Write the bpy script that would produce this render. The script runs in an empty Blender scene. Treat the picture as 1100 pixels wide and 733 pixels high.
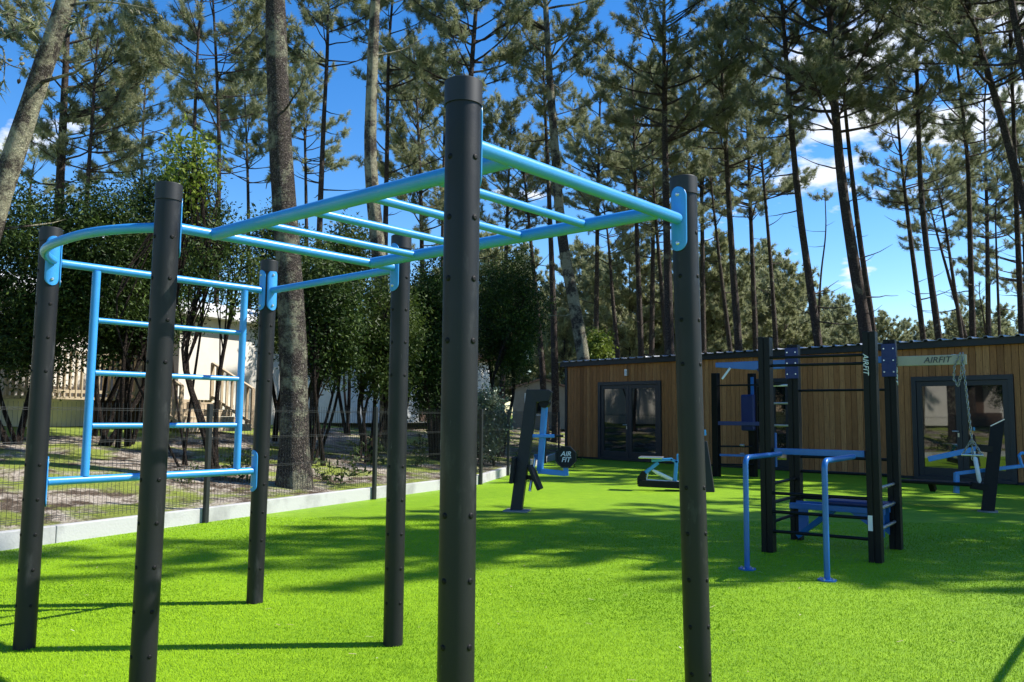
import bpy, bmesh, math, random
import numpy as np
from mathutils import Vector, Matrix
PI = math.pi
sc = bpy.context.scene
COL = sc.collection
R = math.radians

SKY_STRENGTH, SUN_STRENGTH, EXPOSURE = 0.088, 5.0, 0.78
SHADE = [(15.2, 8.2, 13, 1.8), (18.8, 11.2, 17, 2.9), (14.3, 10.6, 17.5, 2.6), (17.6, 8.5, 15.5, 2.5), (13.2, 9.3, 16.5, 2.3), (14.6, 12.2, 14.5, 3.0), (17.5, 16.5, 15.5, 3.4), (22, 12.5, 16.5, 3.8), (16.5, 10.5, 16, 3.6), (20, 14.5, 17, 3.8), (18, 19, 16, 3.6), (24, 18, 16, 3.6), (15.5, 14.0, 15, 3.2), (29, 15, 18, 3.8), (20.5, 23, 17, 3.6), (27, 23, 17, 3.6)]

# ------------------------------------------------------------------ camera
F, TILT, ROLL, EYE = 888.9, 0.08894, 0.00857, 1.3275          # focal length in photo pixels, pitch, roll, eye height
def sight(x, y):
    a, b = x - 550, y - 366.5
    u = a*math.cos(ROLL) + b*math.sin(ROLL); v = -a*math.sin(ROLL) + b*math.cos(ROLL)
    return (u/F, math.cos(TILT) + v/F*math.sin(TILT), math.sin(TILT) - v/F*math.cos(TILT))
def gp(x, y, z=0.0):                     # where the sight line through a photo point meets height z
    d = sight(x, y); k = (z - EYE)/d[2]
    return Vector((d[0]*k, d[1]*k, z))
def at(x, y, Y):                         # ... and where it reaches depth Y
    d = sight(x, y); k = Y/d[1]
    return Vector((d[0]*k, Y, EYE + d[2]*k))

cam = bpy.data.objects.new("camera", bpy.data.cameras.new("camera")); COL.objects.link(cam)
right = Vector((math.cos(ROLL), -math.sin(TILT)*math.sin(ROLL), math.cos(TILT)*math.sin(ROLL)))
up = Vector((-math.sin(ROLL), -math.sin(TILT)*math.cos(ROLL), math.cos(TILT)*math.cos(ROLL)))
back = right.cross(up)
cam.matrix_world = Matrix(((right.x, up.x, back.x, 0), (right.y, up.y, back.y, 0), (right.z, up.z, back.z, EYE), (0, 0, 0, 1)))
cam.data.sensor_width = 36; cam.data.lens = 36*F/1100
cam.data.clip_start = 0.05; cam.data.clip_end = 3000
sc.camera = cam

# ------------------------------------------------------------------ objects
def link(o, parent=None):
    COL.objects.link(o)
    if parent is not None: o.parent = parent
    return o
def tag(o, label=None, cat=None, group=None, kind=None):
    if label: o["label"] = label
    if cat: o["category"] = cat
    if group: o["group"] = group
    if kind: o["kind"] = kind
    return o
def thing(name, label, cat, loc=(0, 0, 0), group=None):
    o = bpy.data.objects.new(name, None); o.empty_display_size = 0.2
    o.location = loc
    return tag(link(o), label, cat, group)
def origin_of(parent):
    v = Vector((0, 0, 0))
    while parent is not None:
        v += parent.location; parent = parent.parent
    return v

class MB:
    """collects shapes in world space and links them as one mesh object"""
    def __init__(s): s.v = []; s.f = []; s.sm = []
    def add(s, V, Fc, smooth=False):
        n = len(s.v); s.v += [tuple(p) for p in V]
        for f in Fc: s.f.append([i + n for i in f]); s.sm.append(smooth)
        return s
    def box(s, c, sx, sy, sz, ax=(1, 0, 0), ay=(0, 1, 0), az=(0, 0, 1)):
        c = Vector(c); X, Y, Z = Vector(ax)*sx/2, Vector(ay)*sy/2, Vector(az)*sz/2
        V = [c + X*i + Y*j + Z*k for k in (-1, 1) for j in (-1, 1) for i in (-1, 1)]
        return s.add(V, [(0, 2, 3, 1), (4, 5, 7, 6), (0, 1, 5, 4), (2, 6, 7, 3), (0, 4, 6, 2), (1, 3, 7, 5)])
    def bar(s, a, b, w, h, upv=(0, 0, 1)):           # square bar from a to b, w across, h along upv
        a, b = Vector(a), Vector(b); d = b - a; L = d.length; d.normalize()
        sd = d.cross(Vector(upv))
        if sd.length < 1e-4: sd = d.cross(Vector((1, 0, 0)))
        sd.normalize(); u2 = sd.cross(d).normalized()
        return s.box((a + b)/2, L, w, h, d, sd, u2)
    def tube(s, pts, r, n=12, cap=True):
        pts = [Vector(p) for p in pts]; m = len(pts)
        rr = r if isinstance(r, (list, tuple)) else [r]*m
        V = []; ref = None
        for i, p in enumerate(pts):
            t = (pts[min(i + 1, m - 1)] - pts[max(i - 1, 0)]).normalized()
            if ref is None:
                ref = t.cross(Vector((0, 0, 1)))
                if ref.length < 1e-3: ref = Vector((1, 0, 0))
            ref = (ref - t*ref.dot(t)).normalized(); b = t.cross(ref)
            for k in range(n):
                a = 2*PI*k/n; V.append(p + (ref*math.cos(a) + b*math.sin(a))*rr[i])
        Fc = [(i*n + k, i*n + (k + 1) % n, (i + 1)*n + (k + 1) % n, (i + 1)*n + k) for i in range(m - 1) for k in range(n)]
        s.add(V, Fc, True)
        if cap: s.add(V[:n], [list(range(n))[::-1]]); s.add(V[-n:], [list(range(n))])
        return s
    def prism(s, pts, d):                            # polygon extruded along vector d
        pts = [Vector(p) for p in pts]; d = Vector(d); n = len(pts)
        V = pts + [p + d for p in pts]
        return s.add(V, [list(range(n))[::-1], list(range(n, 2*n))] + [(i, (i + 1) % n, n + (i + 1) % n, n + i) for i in range(n)])
    def build(s, name, mat, parent=None, bevel=0, seg=2, loc=None):
        me = bpy.data.meshes.new(name)
        o0 = origin_of(parent) if loc is None else Vector(loc)
        me.from_pydata([(p[0] - o0.x, p[1] - o0.y, p[2] - o0.z) for p in s.v], [], s.f)
        me.polygons.foreach_set("use_smooth", s.sm)
        bm = bmesh.new(); bm.from_mesh(me); bmesh.ops.recalc_face_normals(bm, faces=bm.faces); bm.to_mesh(me); bm.free()
        if mat: me.materials.append(mat)
        o = link(bpy.data.objects.new(name, me), parent)
        if loc is not None: o.location = loc
        if bevel:
            m = o.modifiers.new("bevel", "BEVEL"); m.width = bevel; m.segments = seg; m.limit_method = "ANGLE"; m.angle_limit = R(40)
        return o

def np_mesh(name, V, polys, mat, parent=None, smooth=False, sizes=None):
    """polys: list of (n x k) index arrays"""
    V = np.asarray(V, np.float32)
    me = bpy.data.meshes.new(name)
    me.vertices.add(len(V)); me.vertices.foreach_set("co", (V - np.array(origin_of(parent), np.float32)).ravel())
    loops = np.concatenate([p.ravel() for p in polys]).astype(np.int32)
    tot = np.concatenate([np.full(len(p), p.shape[1], np.int32) for p in polys])
    me.loops.add(len(loops)); me.loops.foreach_set("vertex_index", loops)
    me.polygons.add(len(tot))
    me.polygons.foreach_set("loop_start", np.concatenate([[0], np.cumsum(tot)[:-1]]).astype(np.int32))
    me.polygons.foreach_set("loop_total", tot)
    me.polygons.foreach_set("use_smooth", np.full(len(tot), smooth))
    me.update(calc_edges=True)
    if mat: me.materials.append(mat)
    return link(bpy.data.objects.new(name, me), parent)

# ------------------------------------------------------------------ materials
def mat(name, base=(0.5, 0.5, 0.5), rough=0.5, metal=0.0, spec=0.5):
    m = bpy.data.materials.new(name); m.use_nodes = True
    b = m.node_tree.nodes["Principled BSDF"]
    b.inputs["Base Color"].default_value = (*base, 1); b.inputs["Roughness"].default_value = rough
    b.inputs["Metallic"].default_value = metal; b.inputs["Specular IOR Level"].default_value = spec
    return m
def nodes(m): return m.node_tree.nodes, m.node_tree.links, m.node_tree.nodes["Principled BSDF"]
def N(nt, kind, **kw):
    n = nt.nodes.new(kind)
    for k, v in kw.items(): setattr(n, k, v)
    return n
def ramp(nt, stops, interp="LINEAR"):
    r = nt.nodes.new("ShaderNodeValToRGB"); r.color_ramp.interpolation = interp
    el = r.color_ramp.elements
    while len(el) < len(stops): el.new(0.5)
    for e, (p, c) in zip(el, stops): e.position = p; e.color = (*c, 1) if len(c) == 3 else c
    return r
def noise(nt, scale, detail=4, rough=0.55, vec=None, mapscale=None, coord="Object"):
    tc = N(nt, "ShaderNodeTexCoord"); n = N(nt, "ShaderNodeTexNoise")
    n.inputs["Scale"].default_value = scale; n.inputs["Detail"].default_value = detail; n.inputs["Roughness"].default_value = rough
    if mapscale:
        mp = N(nt, "ShaderNodeMapping"); mp.inputs["Scale"].default_value = mapscale
        nt.links.new(tc.outputs[coord], mp.inputs[0]); nt.links.new(mp.outputs[0], n.inputs["Vector"])
    else: nt.links.new(tc.outputs[coord], n.inputs["Vector"])
    return n
def bump(nt, h, strength, dist, b):
    n = N(nt, "ShaderNodeBump"); n.inputs["Strength"].default_value = strength; n.inputs["Distance"].default_value = dist
    nt.links.new(h, n.inputs["Height"]); nt.links.new(n.outputs[0], b.inputs["Normal"]); return n
def varied(name, c1, c2, scale, rough=0.5, metal=0.0, spec=0.5, bumps=0.0, mapscale=None, detail=5, lo=0.3, hi=0.7, bscale=None):
    m = mat(name, c1, rough, metal, spec); nt = m.node_tree; b = nt.nodes["Principled BSDF"]
    n = noise(nt, scale, detail, 0.6, mapscale=mapscale); r = ramp(nt, [(lo, c1), (hi, c2)])
    nt.links.new(n.outputs[0], r.inputs[0]); nt.links.new(r.outputs[0], b.inputs["Base Color"])
    if bumps:
        h = noise(nt, bscale or scale*3, 4, 0.6, mapscale=mapscale); bump(nt, h.outputs[0], bumps, 0.02, b)
    return m

M = {}
# post powder coat with scuffs
m = mat("post_grey", (0.012, 0.0125, 0.014), 0.42, 0, 0.3); nt = m.node_tree; b = nt.nodes["Principled BSDF"]
n = noise(nt, 9, 6, 0.65, mapscale=(1, 1, 0.35)); r = ramp(nt, [(0.0, (0.009, 0.0094, 0.011)), (0.60, (0.012, 0.0124, 0.014)), (0.73, (0.042, 0.042, 0.044))])
nt.links.new(n.outputs[0], r.inputs[0]); nt.links.new(r.outputs[0], b.inputs["Base Color"])
ns = noise(nt, 26, 7, 0.8, mapscale=(1, 1, 0.16)); rs = ramp(nt, [(0.655, (0, 0, 0)), (0.72, (1, 1, 1))]); nt.links.new(ns.outputs[0], rs.inputs[0])
ms = N(nt, "ShaderNodeMixRGB"); nt.links.new(rs.outputs[0], ms.inputs[0]); nt.links.new(r.outputs[0], ms.inputs[1]); ms.inputs[2].default_value = (0.10, 0.10, 0.10, 1)
nt.links.new(ms.outputs[0], b.inputs["Base Color"])
n2 = noise(nt, 160, 2, 0.5); bump(nt, n2.outputs[0], 0.12, 0.003, b)
n3 = noise(nt, 5, 4); r3 = ramp(nt, [(0.3, (0.36,)*3), (0.7, (0.52,)*3)]); nt.links.new(n3.outputs[0], r3.inputs[0]); nt.links.new(r3.outputs[0], b.inputs["Roughness"])
M["post"] = m
M["cap"] = varied("cap_black", (0.007, 0.007, 0.008), (0.011, 0.011, 0.012), 12, 0.5)
M["blue"] = varied("blue_paint", (0.030, 0.25, 0.62), (0.045, 0.29, 0.67), 6, 0.33, 0, 0.5, 0.03, bscale=60)
M["blue_shaded"] = varied("shaded_blue_paint", (0.010, 0.115, 0.38), (0.016, 0.14, 0.44), 6, 0.35)  # darker tone of the blue paint, carrying the shade over the rack
M["bluepad"] = varied("blue_pad", (0.0035, 0.013, 0.095), (0.005, 0.019, 0.125), 8, 0.5)
M["plug"] = mat("plug", (0.004, 0.004, 0.0045), 0.6, 0, 0.2)
M["plate"] = varied("grey_plate", (0.16, 0.165, 0.175), (0.24, 0.245, 0.25), 14, 0.5)
M["steel"] = varied("bright_steel", (0.55, 0.55, 0.55), (0.7, 0.7, 0.7), 20, 0.3, 0.9)
M["machine"] = varied("machine_black", (0.005, 0.0055, 0.0065), (0.007, 0.0075, 0.0085), 10, 0.45, 0, 0.2, bumps=0.04, bscale=150)
M["machinegrey"] = varied("machine_anthracite", (0.016, 0.017, 0.02), (0.02, 0.021, 0.025), 8, 0.45, 0, 0.3, bumps=0.04, bscale=150)
M["rubber"] = mat("rubber", (0.006, 0.006, 0.006), 0.7)
M["cream"] = varied("cream_arm", (0.34, 0.30, 0.22), (0.42, 0.37, 0.28), 6, 0.45)
M["white"] = varied("white_paint", (0.72, 0.72, 0.70), (0.8, 0.8, 0.78), 5, 0.4)
M["letter_white"] = mat("white_lettering", (0.8, 0.8, 0.8), 0.5)
M["letter_dark"] = mat("dark_lettering", (0.03, 0.03, 0.04), 0.5)
M["wire"] = mat("wire_dark", (0.025, 0.028, 0.03), 0.4, 0.2)
M["concrete"] = varied("pale_concrete", (0.22, 0.22, 0.215), (0.44, 0.44, 0.43), 1.6, 0.85, bumps=0.2, bscale=40, detail=9, lo=0.28, hi=0.52)

# artificial turf
m = mat("artificial_turf", (0.1, 0.3, 0.02), 0.55, 0, 0.25); nt = m.node_tree; b = nt.nodes["Principled BSDF"]
fine = noise(nt, 130, 3, 0.7, mapscale=(1, 1, 1)); mid = noise(nt, 7, 4, 0.6, mapscale=(0.7, 1.6, 1)); big = noise(nt, 0.6, 3, 0.5)
rf = ramp(nt, [(0.30, (0.085, 0.19, 0.003)), (0.5, (0.19, 0.36, 0.006)), (0.70, (0.36, 0.55, 0.03))])
nt.links.new(fine.outputs[0], rf.inputs[0])
rm = ramp(nt, [(0.35, (0.80, 0.84, 0.8)), (0.65, (1.14, 1.1, 1.1))]); nt.links.new(mid.outputs[0], rm.inputs[0])
rb = ramp(nt, [(0.35, (0.9, 0.93, 0.9)), (0.65, (1.08, 1.05, 1.0))]); nt.links.new(big.outputs[0], rb.inputs[0])
x1 = N(nt, "ShaderNodeMixRGB", blend_type="MULTIPLY"); x1.inputs[0].default_value = 1
x2 = N(nt, "ShaderNodeMixRGB", blend_type="MULTIPLY"); x2.inputs[0].default_value = 1
nt.links.new(rf.outputs[0], x1.inputs[1]); nt.links.new(rm.outputs[0], x1.inputs[2])
nt.links.new(x1.outputs[0], x2.inputs[1]); nt.links.new(rb.outputs[0], x2.inputs[2]); nt.links.new(x2.outputs[0], b.inputs["Base Color"])
bump(nt, fine.outputs[0], 0.55, 0.02, b)
M["turf"] = m
M["blade"] = varied("turf_blades", (0.18, 0.33, 0.004), (0.27, 0.43, 0.010), 30, 0.75, 0, 0.12)

# sandy forest ground with litter and thin grass
m = mat("sandy_ground", (0.3, 0.26, 0.2), 0.95, 0, 0.2); nt = m.node_tree; b = nt.nodes["Principled BSDF"]
a1 = noise(nt, 26, 6, 0.75); a2 = noise(nt, 0.75, 5, 0.65); a3 = noise(nt, 2.2, 7, 0.75)
r1 = ramp(nt, [(0.33, (0.06, 0.042, 0.028)), (0.44, (0.26, 0.21, 0.155)), (0.58, (0.54, 0.48, 0.40))]); nt.links.new(a1.outputs[0], r1.inputs[0])
r2 = ramp(nt, [(0.47, (0, 0, 0)), (0.56, (1, 1, 1))]); nt.links.new(a2.outputs[0], r2.inputs[0])
g = ramp(nt, [(0.3, (0.05, 0.085, 0.012)), (0.62, (0.30, 0.35, 0.06))]); nt.links.new(a1.outputs[0], g.inputs[0])
r3 = ramp(nt, [(0.45, (0.22, 0.18, 0.15)), (0.54, (1, 1, 1))]); nt.links.new(a3.outputs[0], r3.inputs[0])
mx = N(nt, "ShaderNodeMixRGB", blend_type="MULTIPLY"); mx.inputs[0].default_value = 1
nt.links.new(r1.outputs[0], mx.inputs[1]); nt.links.new(r3.outputs[0], mx.inputs[2])
mg = N(nt, "ShaderNodeMixRGB"); nt.links.new(r2.outputs[0], mg.inputs[0]); nt.links.new(mx.outputs[0], mg.inputs[1]); nt.links.new(g.outputs[0], mg.inputs[2])
nt.links.new(mg.outputs[0], b.inputs["Base Color"]); bump(nt, a1.outputs[0], 0.7, 0.06, b)
M["ground"] = m
m = mat("mown_grass", (0.1, 0.17, 0.03), 0.85, 0, 0.2); nt = m.node_tree; b = nt.nodes["Principled BSDF"]
a1 = noise(nt, 20, 6, 0.75); r1 = ramp(nt, [(0.3, (0.08, 0.13, 0.02)), (0.55, (0.24, 0.31, 0.05)), (0.75, (0.42, 0.42, 0.13))])
nt.links.new(a1.outputs[0], r1.inputs[0]); nt.links.new(r1.outputs[0], b.inputs["Base Color"]); bump(nt, a1.outputs[0], 0.6, 0.05, b)
M["lawn"] = m

def bark(name, dark, light, lichen, lich_lo):
    m = mat(name, dark, 0.9, 0, 0.2); nt = m.node_tree; b = nt.nodes["Principled BSDF"]
    v = N(nt, "ShaderNodeTexVoronoi"); v.feature = "DISTANCE_TO_EDGE"; tc = N(nt, "ShaderNodeTexCoord"); mp = N(nt, "ShaderNodeMapping")
    mp.inputs["Scale"].default_value = (15, 15, 4.0); nz = noise(nt, 6, 3); 
    ad = N(nt, "ShaderNodeMixRGB", blend_type="ADD"); ad.inputs[0].default_value = 0.18
    nt.links.new(tc.outputs["Object"], ad.inputs[1]); nt.links.new(nz.outputs["Color"], ad.inputs[2]); nt.links.new(ad.outputs[0], mp.inputs[0])
    nt.links.new(mp.outputs[0], v.inputs["Vector"])
    r = ramp(nt, [(0.0, tuple(c*0.18 for c in dark)), (0.09, tuple(c*0.5 for c in dark)), (0.2, dark), (0.5, light)]); nt.links.new(v.outputs["Distance"], r.inputs[0])
    l = noise(nt, 2.2, 7, 0.75); rl = ramp(nt, [(lich_lo, (0, 0, 0)), (lich_lo + 0.1, (1, 1, 1))]); nt.links.new(l.outputs[0], rl.inputs[0])
    mx = N(nt, "ShaderNodeMixRGB"); nt.links.new(rl.outputs[0], mx.inputs[0]); nt.links.new(r.outputs[0], mx.inputs[1]); mx.inputs[2].default_value = (*lichen, 1)
    f = noise(nt, 30, 5, 0.7); rf = ramp(nt, [(0.3, (0.6,)*3), (0.7, (1.25,)*3)]); nt.links.new(f.outputs[0], rf.inputs[0])
    m2 = N(nt, "ShaderNodeMixRGB", blend_type="MULTIPLY"); m2.inputs[0].default_value = 1
    nt.links.new(mx.outputs[0], m2.inputs[1]); nt.links.new(rf.outputs[0], m2.inputs[2]); nt.links.new(m2.outputs[0], b.inputs["Base Color"])
    s = N(nt, "ShaderNodeMath", operation="MULTIPLY_ADD"); s.inputs[1].default_value = 0.35
    nt.links.new(f.outputs[0], s.inputs[0])
    mn = N(nt, "ShaderNodeMath", operation="MINIMUM"); mn.inputs[1].default_value = 0.3; nt.links.new(v.outputs["Distance"], mn.inputs[0])
    nt.links.new(mn.outputs[0], s.inputs[2]); bump(nt, s.outputs[0], 1.0, 0.16, b)
    return m
M["bark"] = bark("pine_bark", (0.165, 0.125, 0.105), (0.43, 0.35, 0.30), (0.43, 0.41, 0.28), 0.56)
M["bark_lichen_sunlit"] = bark("sunlit_pine_bark_with_lichen", (0.17, 0.14, 0.115), (0.42, 0.37, 0.31), (0.58, 0.55, 0.38), 0.45)  # lichen, its tint also paled to carry the sunlight on these trunks
M["bark_furrowed"] = bark("deeply_furrowed_bark", (0.15, 0.12, 0.105), (0.40, 0.34, 0.30), (0.42, 0.41, 0.29), 0.50)
M["bark_shrub"] = bark("shrub_bark", (0.05, 0.035, 0.027), (0.13, 0.095, 0.075), (0.14, 0.12, 0.09), 0.6)

def leaf(name, c1, c2, c3, rough=0.5, trans=0.25, spec=0.4):
    m = mat(name, c1, rough, 0, spec); nt = m.node_tree; b = nt.nodes["Principled BSDF"]
    gm = N(nt, "ShaderNodeNewGeometry"); r = ramp(nt, [(0.0, c1), (0.6, c2), (1.0, c3)])
    nz = noise(nt, 0.9, 3); ad = N(nt, "ShaderNodeMath", operation="MULTIPLY_ADD"); ad.inputs[1].default_value = 0.55
    nt.links.new(gm.outputs["Random Per Island"], ad.inputs[0])
    sb = N(nt, "ShaderNodeMath", operation="MULTIPLY_ADD"); sb.inputs[1].default_value = 0.9; sb.inputs[2].default_value = -0.2
    nt.links.new(nz.outputs[0], sb.inputs[0]); nt.links.new(sb.outputs[0], ad.inputs[2])
    nt.links.new(ad.outputs[0], r.inputs[0]); nt.links.new(r.outputs[0], b.inputs["Base Color"])
    t = N(nt, "ShaderNodeBsdfTranslucent"); nt.links.new(r.outputs[0], t.inputs[0])
    mx = N(nt, "ShaderNodeMixShader"); mx.inputs[0].default_value = trans
    out = nt.nodes["Material Output"]
    nt.links.new(b.outputs[0], mx.inputs[1]); nt.links.new(t.outputs[0], mx.inputs[2]); nt.links.new(mx.outputs[0], out.inputs[0])
    return m
M["needle"] = leaf("pine_needles", (0.12, 0.155, 0.08), (0.28, 0.305, 0.165), (0.44, 0.42, 0.25), 0.5, 0.45)
M["needle_backlit"] = leaf("backlit_pine_needles", (0.10, 0.13, 0.068), (0.23, 0.255, 0.14), (0.36, 0.35, 0.21), 0.5, 0.45)  # darker copy of the needles, backlight put into the colour
M["needle_sunlit"] = leaf("sunlit_pine_needles", (0.18, 0.21, 0.105), (0.34, 0.36, 0.19), (0.50, 0.48, 0.28), 0.55, 0.4)  # lighter copy of the needles, sunlight put into the colour
M["leaf_dark"] = leaf("dark_glossy_leaves", (0.009, 0.02, 0.005), (0.026, 0.05, 0.011), (0.13, 0.19, 0.035), 0.5, 0.2, 0.16)  # brightest stop colours stray leaves as though the sun caught them
M["leaf_mid"] = leaf("mid_green_leaves", (0.025, 0.045, 0.010), (0.055, 0.085, 0.018), (0.14, 0.18, 0.035), 0.45, 0.3, 0.2)
M["leaf_bright"] = leaf("bright_green_leaves", (0.09, 0.14, 0.018), (0.17, 0.23, 0.03), (0.34, 0.40, 0.07), 0.4, 0.4)
M["leaf_pale"] = leaf("grey_green_leaves", (0.10, 0.13, 0.08), (0.20, 0.24, 0.16), (0.34, 0.38, 0.27), 0.35, 0.25, 0.5)

# ------------------------------------------------------------------ sky and sun
SUN_AZ, SUN_EL = R(5.0), R(46.0)          # azimuth from +X towards +Y
sdir = Vector((math.cos(SUN_AZ)*math.cos(SUN_EL), math.sin(SUN_AZ)*math.cos(SUN_EL), math.sin(SUN_EL)))
w = bpy.data.worlds.new("World"); sc.world = w; w.use_nodes = True; nt = w.node_tree
bg = nt.nodes["Background"]; bg.inputs["Strength"].default_value = SKY_STRENGTH
sky = N(nt, "ShaderNodeTexSky"); sky.sky_type = "NISHITA"; sky.sun_disc = False
sky.sun_elevation = SUN_EL; sky.sun_rotation = PI/2 - SUN_AZ
sky.air_density = 1.0; sky.dust_density = 0.15; sky.ozone_density = 2.5; sky.altitude = 0
hs = N(nt, "ShaderNodeHueSaturation"); hs.inputs["Hue"].default_value = 0.507; hs.inputs["Saturation"].default_value = 1.38; hs.inputs["Value"].default_value = 1.45
nt.links.new(sky.outputs[0], hs.inputs["Color"])
tc = N(nt, "ShaderNodeTexCoord"); sx = N(nt, "ShaderNodeSeparateXYZ"); nt.links.new(tc.outputs["Generated"], sx.inputs[0])
def math_node(op, a, b=None, c=None):
    n = N(nt, "ShaderNodeMath", operation=op)
    for i, v in enumerate((a, b, c)):
        if v is None: continue
        if isinstance(v, (int, float)): n.inputs[i].default_value = v
        else: nt.links.new(v, n.inputs[i])
    return n.outputs[0]
zc = math_node("ADD", math_node("MAXIMUM", sx.outputs[2], 0.0), 0.16)
cx = math_node("DIVIDE", sx.outputs[0], zc); cy = math_node("DIVIDE", sx.outputs[1], zc)
cb = N(nt, "ShaderNodeCombineXYZ"); nt.links.new(cx, cb.inputs[0]); nt.links.new(cy, cb.inputs[1])
cn = N(nt, "ShaderNodeTexNoise"); cn.inputs["Scale"].default_value = 3.4; cn.inputs["Detail"].default_value = 8; cn.inputs["Roughness"].default_value = 0.55
nt.links.new(cb.outputs[0], cn.inputs["Vector"])
# more cloud towards a few quarters of the sky
def lobe(px, py, k):
    d = Vector(sight(px, py)).normalized(); v = N(nt, "ShaderNodeVectorMath", operation="DOT_PRODUCT")
    nrm = N(nt, "ShaderNodeVectorMath", operation="NORMALIZE"); nt.links.new(tc.outputs["Generated"], nrm.inputs[0])
    nt.links.new(nrm.outputs[0], v.inputs[0]); v.inputs[1].default_value = d
    return math_node("POWER", math_node("MAXIMUM", v.outputs["Value"], 0.0), k)
bias = None
for (px, py, k, a) in ((905, 110, 70, 0.15), (50, 125, 500, 0.16), (1085, 110, 250, 0.14), (540, 215, 800, 0.14), (915, 290, 2500, 0.2), (960, 260, 300, -0.14), (300, 60, 40, -0.16), (620, 60, 60, -0.12)):
    t = math_node("MULTIPLY", lobe(px, py, k), a); bias = t if bias is None else math_node("ADD", bias, t)
cv = math_node("ADD", cn.outputs[0], bias)
cr = ramp(nt, [(0.61, (0, 0, 0)), (0.70, (1, 1, 1))]); nt.links.new(cv, cr.inputs[0])
mx = N(nt, "ShaderNodeMixRGB"); nt.links.new(math_node("MULTIPLY", cr.outputs[0], 0.9), mx.inputs[0]); nt.links.new(hs.outputs[0], mx.inputs[1])
mx.inputs[2].default_value = (7.6, 7.8, 8.1, 1)
nt.links.new(mx.outputs[0], bg.inputs["Color"])
ld = bpy.data.lights.new("sun", "SUN"); ld.energy = SUN_STRENGTH; ld.angle = R(0.53); ld.color = (1.0, 0.955, 0.88)
lo = link(bpy.data.objects.new("sun", ld)); lo.rotation_euler = sdir.to_track_quat("Z", "Y").to_euler(); lo.location = (30, 5, 30)

# ------------------------------------------------------------------ fence line, ground levels
FA, FB, FC = Vector((-4.84, 8.0, 0)), Vector((-0.60, 15.95, 0)), Vector((1.45, 25.6, 0))
u1 = (FB - FA).normalized(); u2 = (FC - FB).normalized()
n1 = Vector((-u1.y, u1.x, 0)); n2 = Vector((-u2.y, u2.x, 0))
F0 = FA - u1*22; F9 = FC + u2*60
def seg_d(p, a, b):
    d = b - a; t = max(0, min(1, (p - a).dot(d)/d.length_squared)); return (p - a - d*t).length
def beyond(x, y):
    """distance beyond the fence, negative on the turf side"""
    p = Vector((x, y, 0)); d = min(seg_d(p, F0, FB), seg_d(p, FB, F9))
    side = min((p - FB).dot(n1), 1e9) if (p - FB).dot(u1) < 0 and (p - FB).dot(u2) < 0 else (p - FB).dot(n2)
    if (p - FB).dot(u1) < 0 and (p - FB).dot(u2) >= 0: side = min((p - FB).dot(n1), (p - FB).dot(n2))
    return d if side > 0 else -d
def level(x, y):
    d = beyond(x, y)
    return 0.0 if d < 0.05 else float(np.interp(d, [0.05, 0.2, 3, 8, 20, 60], [0.16, 0.16, 0.45, 0.95, 1.6, 3.0]))
def from_fence(s, d):
    p = FA + u1*s + n1*d; return Vector((p.x, p.y, level(p.x, p.y)))

# the wide forest floor, to the horizon
fl = MB(); fl.add([(-1500, -1500, -0.06), (1500, -1500, -0.06), (1500, 1500, -0.06), (-1500, 1500, -0.06)], [(0, 1, 2, 3)])
tag(fl.build("forest_floor", M["ground"]), kind="structure")
# the bank rising beyond the fence: strips at growing distances from the fence line
offs = [0.04, 0.12, 0.3, 0.7, 1.2, 2, 3, 4, 5.5, 7, 8.5, 10, 13, 16, 20, 28, 40, 60]
rail = []
for a, b_, k in ((F0, FB, 60), (FB, F9, 90)):
    for i in range(k): rail.append(a.lerp(b_, i/k))
rail.append(F9)
V = []; rnd = random.Random(5)
for i, p in enumerate(rail):
    tdir = (rail[min(i + 1, len(rail) - 1)] - rail[max(i - 1, 0)]).normalized(); nn = Vector((-tdir.y, tdir.x, 0))
    for d in offs:
        q = p + nn*d
        h = float(np.interp(d, [0.05, 0.2, 3, 8, 20, 60], [0.16, 0.16, 0.45, 0.95, 1.6, 3.0]))
        V.append((q.x, q.y, h + (rnd.uniform(-.04, .04)*min(1, d/1.5) if d > 0.3 else 0)))
k = len(offs)
def strip(j0, j1):
    return np.array([(i*k + j, (i + 1)*k + j, (i + 1)*k + j + 1, i*k + j + 1) for i in range(len(rail) - 1) for j in range(j0, j1)])
tag(np_mesh("sandy_bank", V, [strip(0, 9)], M["ground"], smooth=True), kind="structure")
tag(np_mesh("grassy_slope", V, [strip(9, k - 1)], M["lawn"], smooth=True), kind="structure")

# the hut's footprint
HL = Vector((1.72, 26.4, 0)); HD = (Vector((8.78, 18.55, 0)) - HL).normalized(); HB = Vector((-HD.y, HD.x, 0))   # HB points back
if HB.y < 0: HB = -HB
HF = -HB                                                       # towards the yard
HUT_L = 17.0
def hut_s(px, py=450):
    d = sight(px, py); # intersect in plan with the facade line
    A = np.array([[d[0], -HD.x], [d[1], -HD.y]]); k, s = np.linalg.solve(A, [HL.x, HL.y]); return float(s)
# turf: one sheet bounded by the kerb and the hut
e = HL + HD*HUT_L
tp = [F0, FB, FC, HL + HB*0.3, e + HB*0.3, (24, 8, 0), (24, -14, 0), (F0.x, -14, 0)]
t_ = MB(); t_.add([(p[0], p[1], 0.0) for p in tp], [range(len(tp))])
tag(t_.build("turf", M["turf"]), kind="structure")

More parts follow.
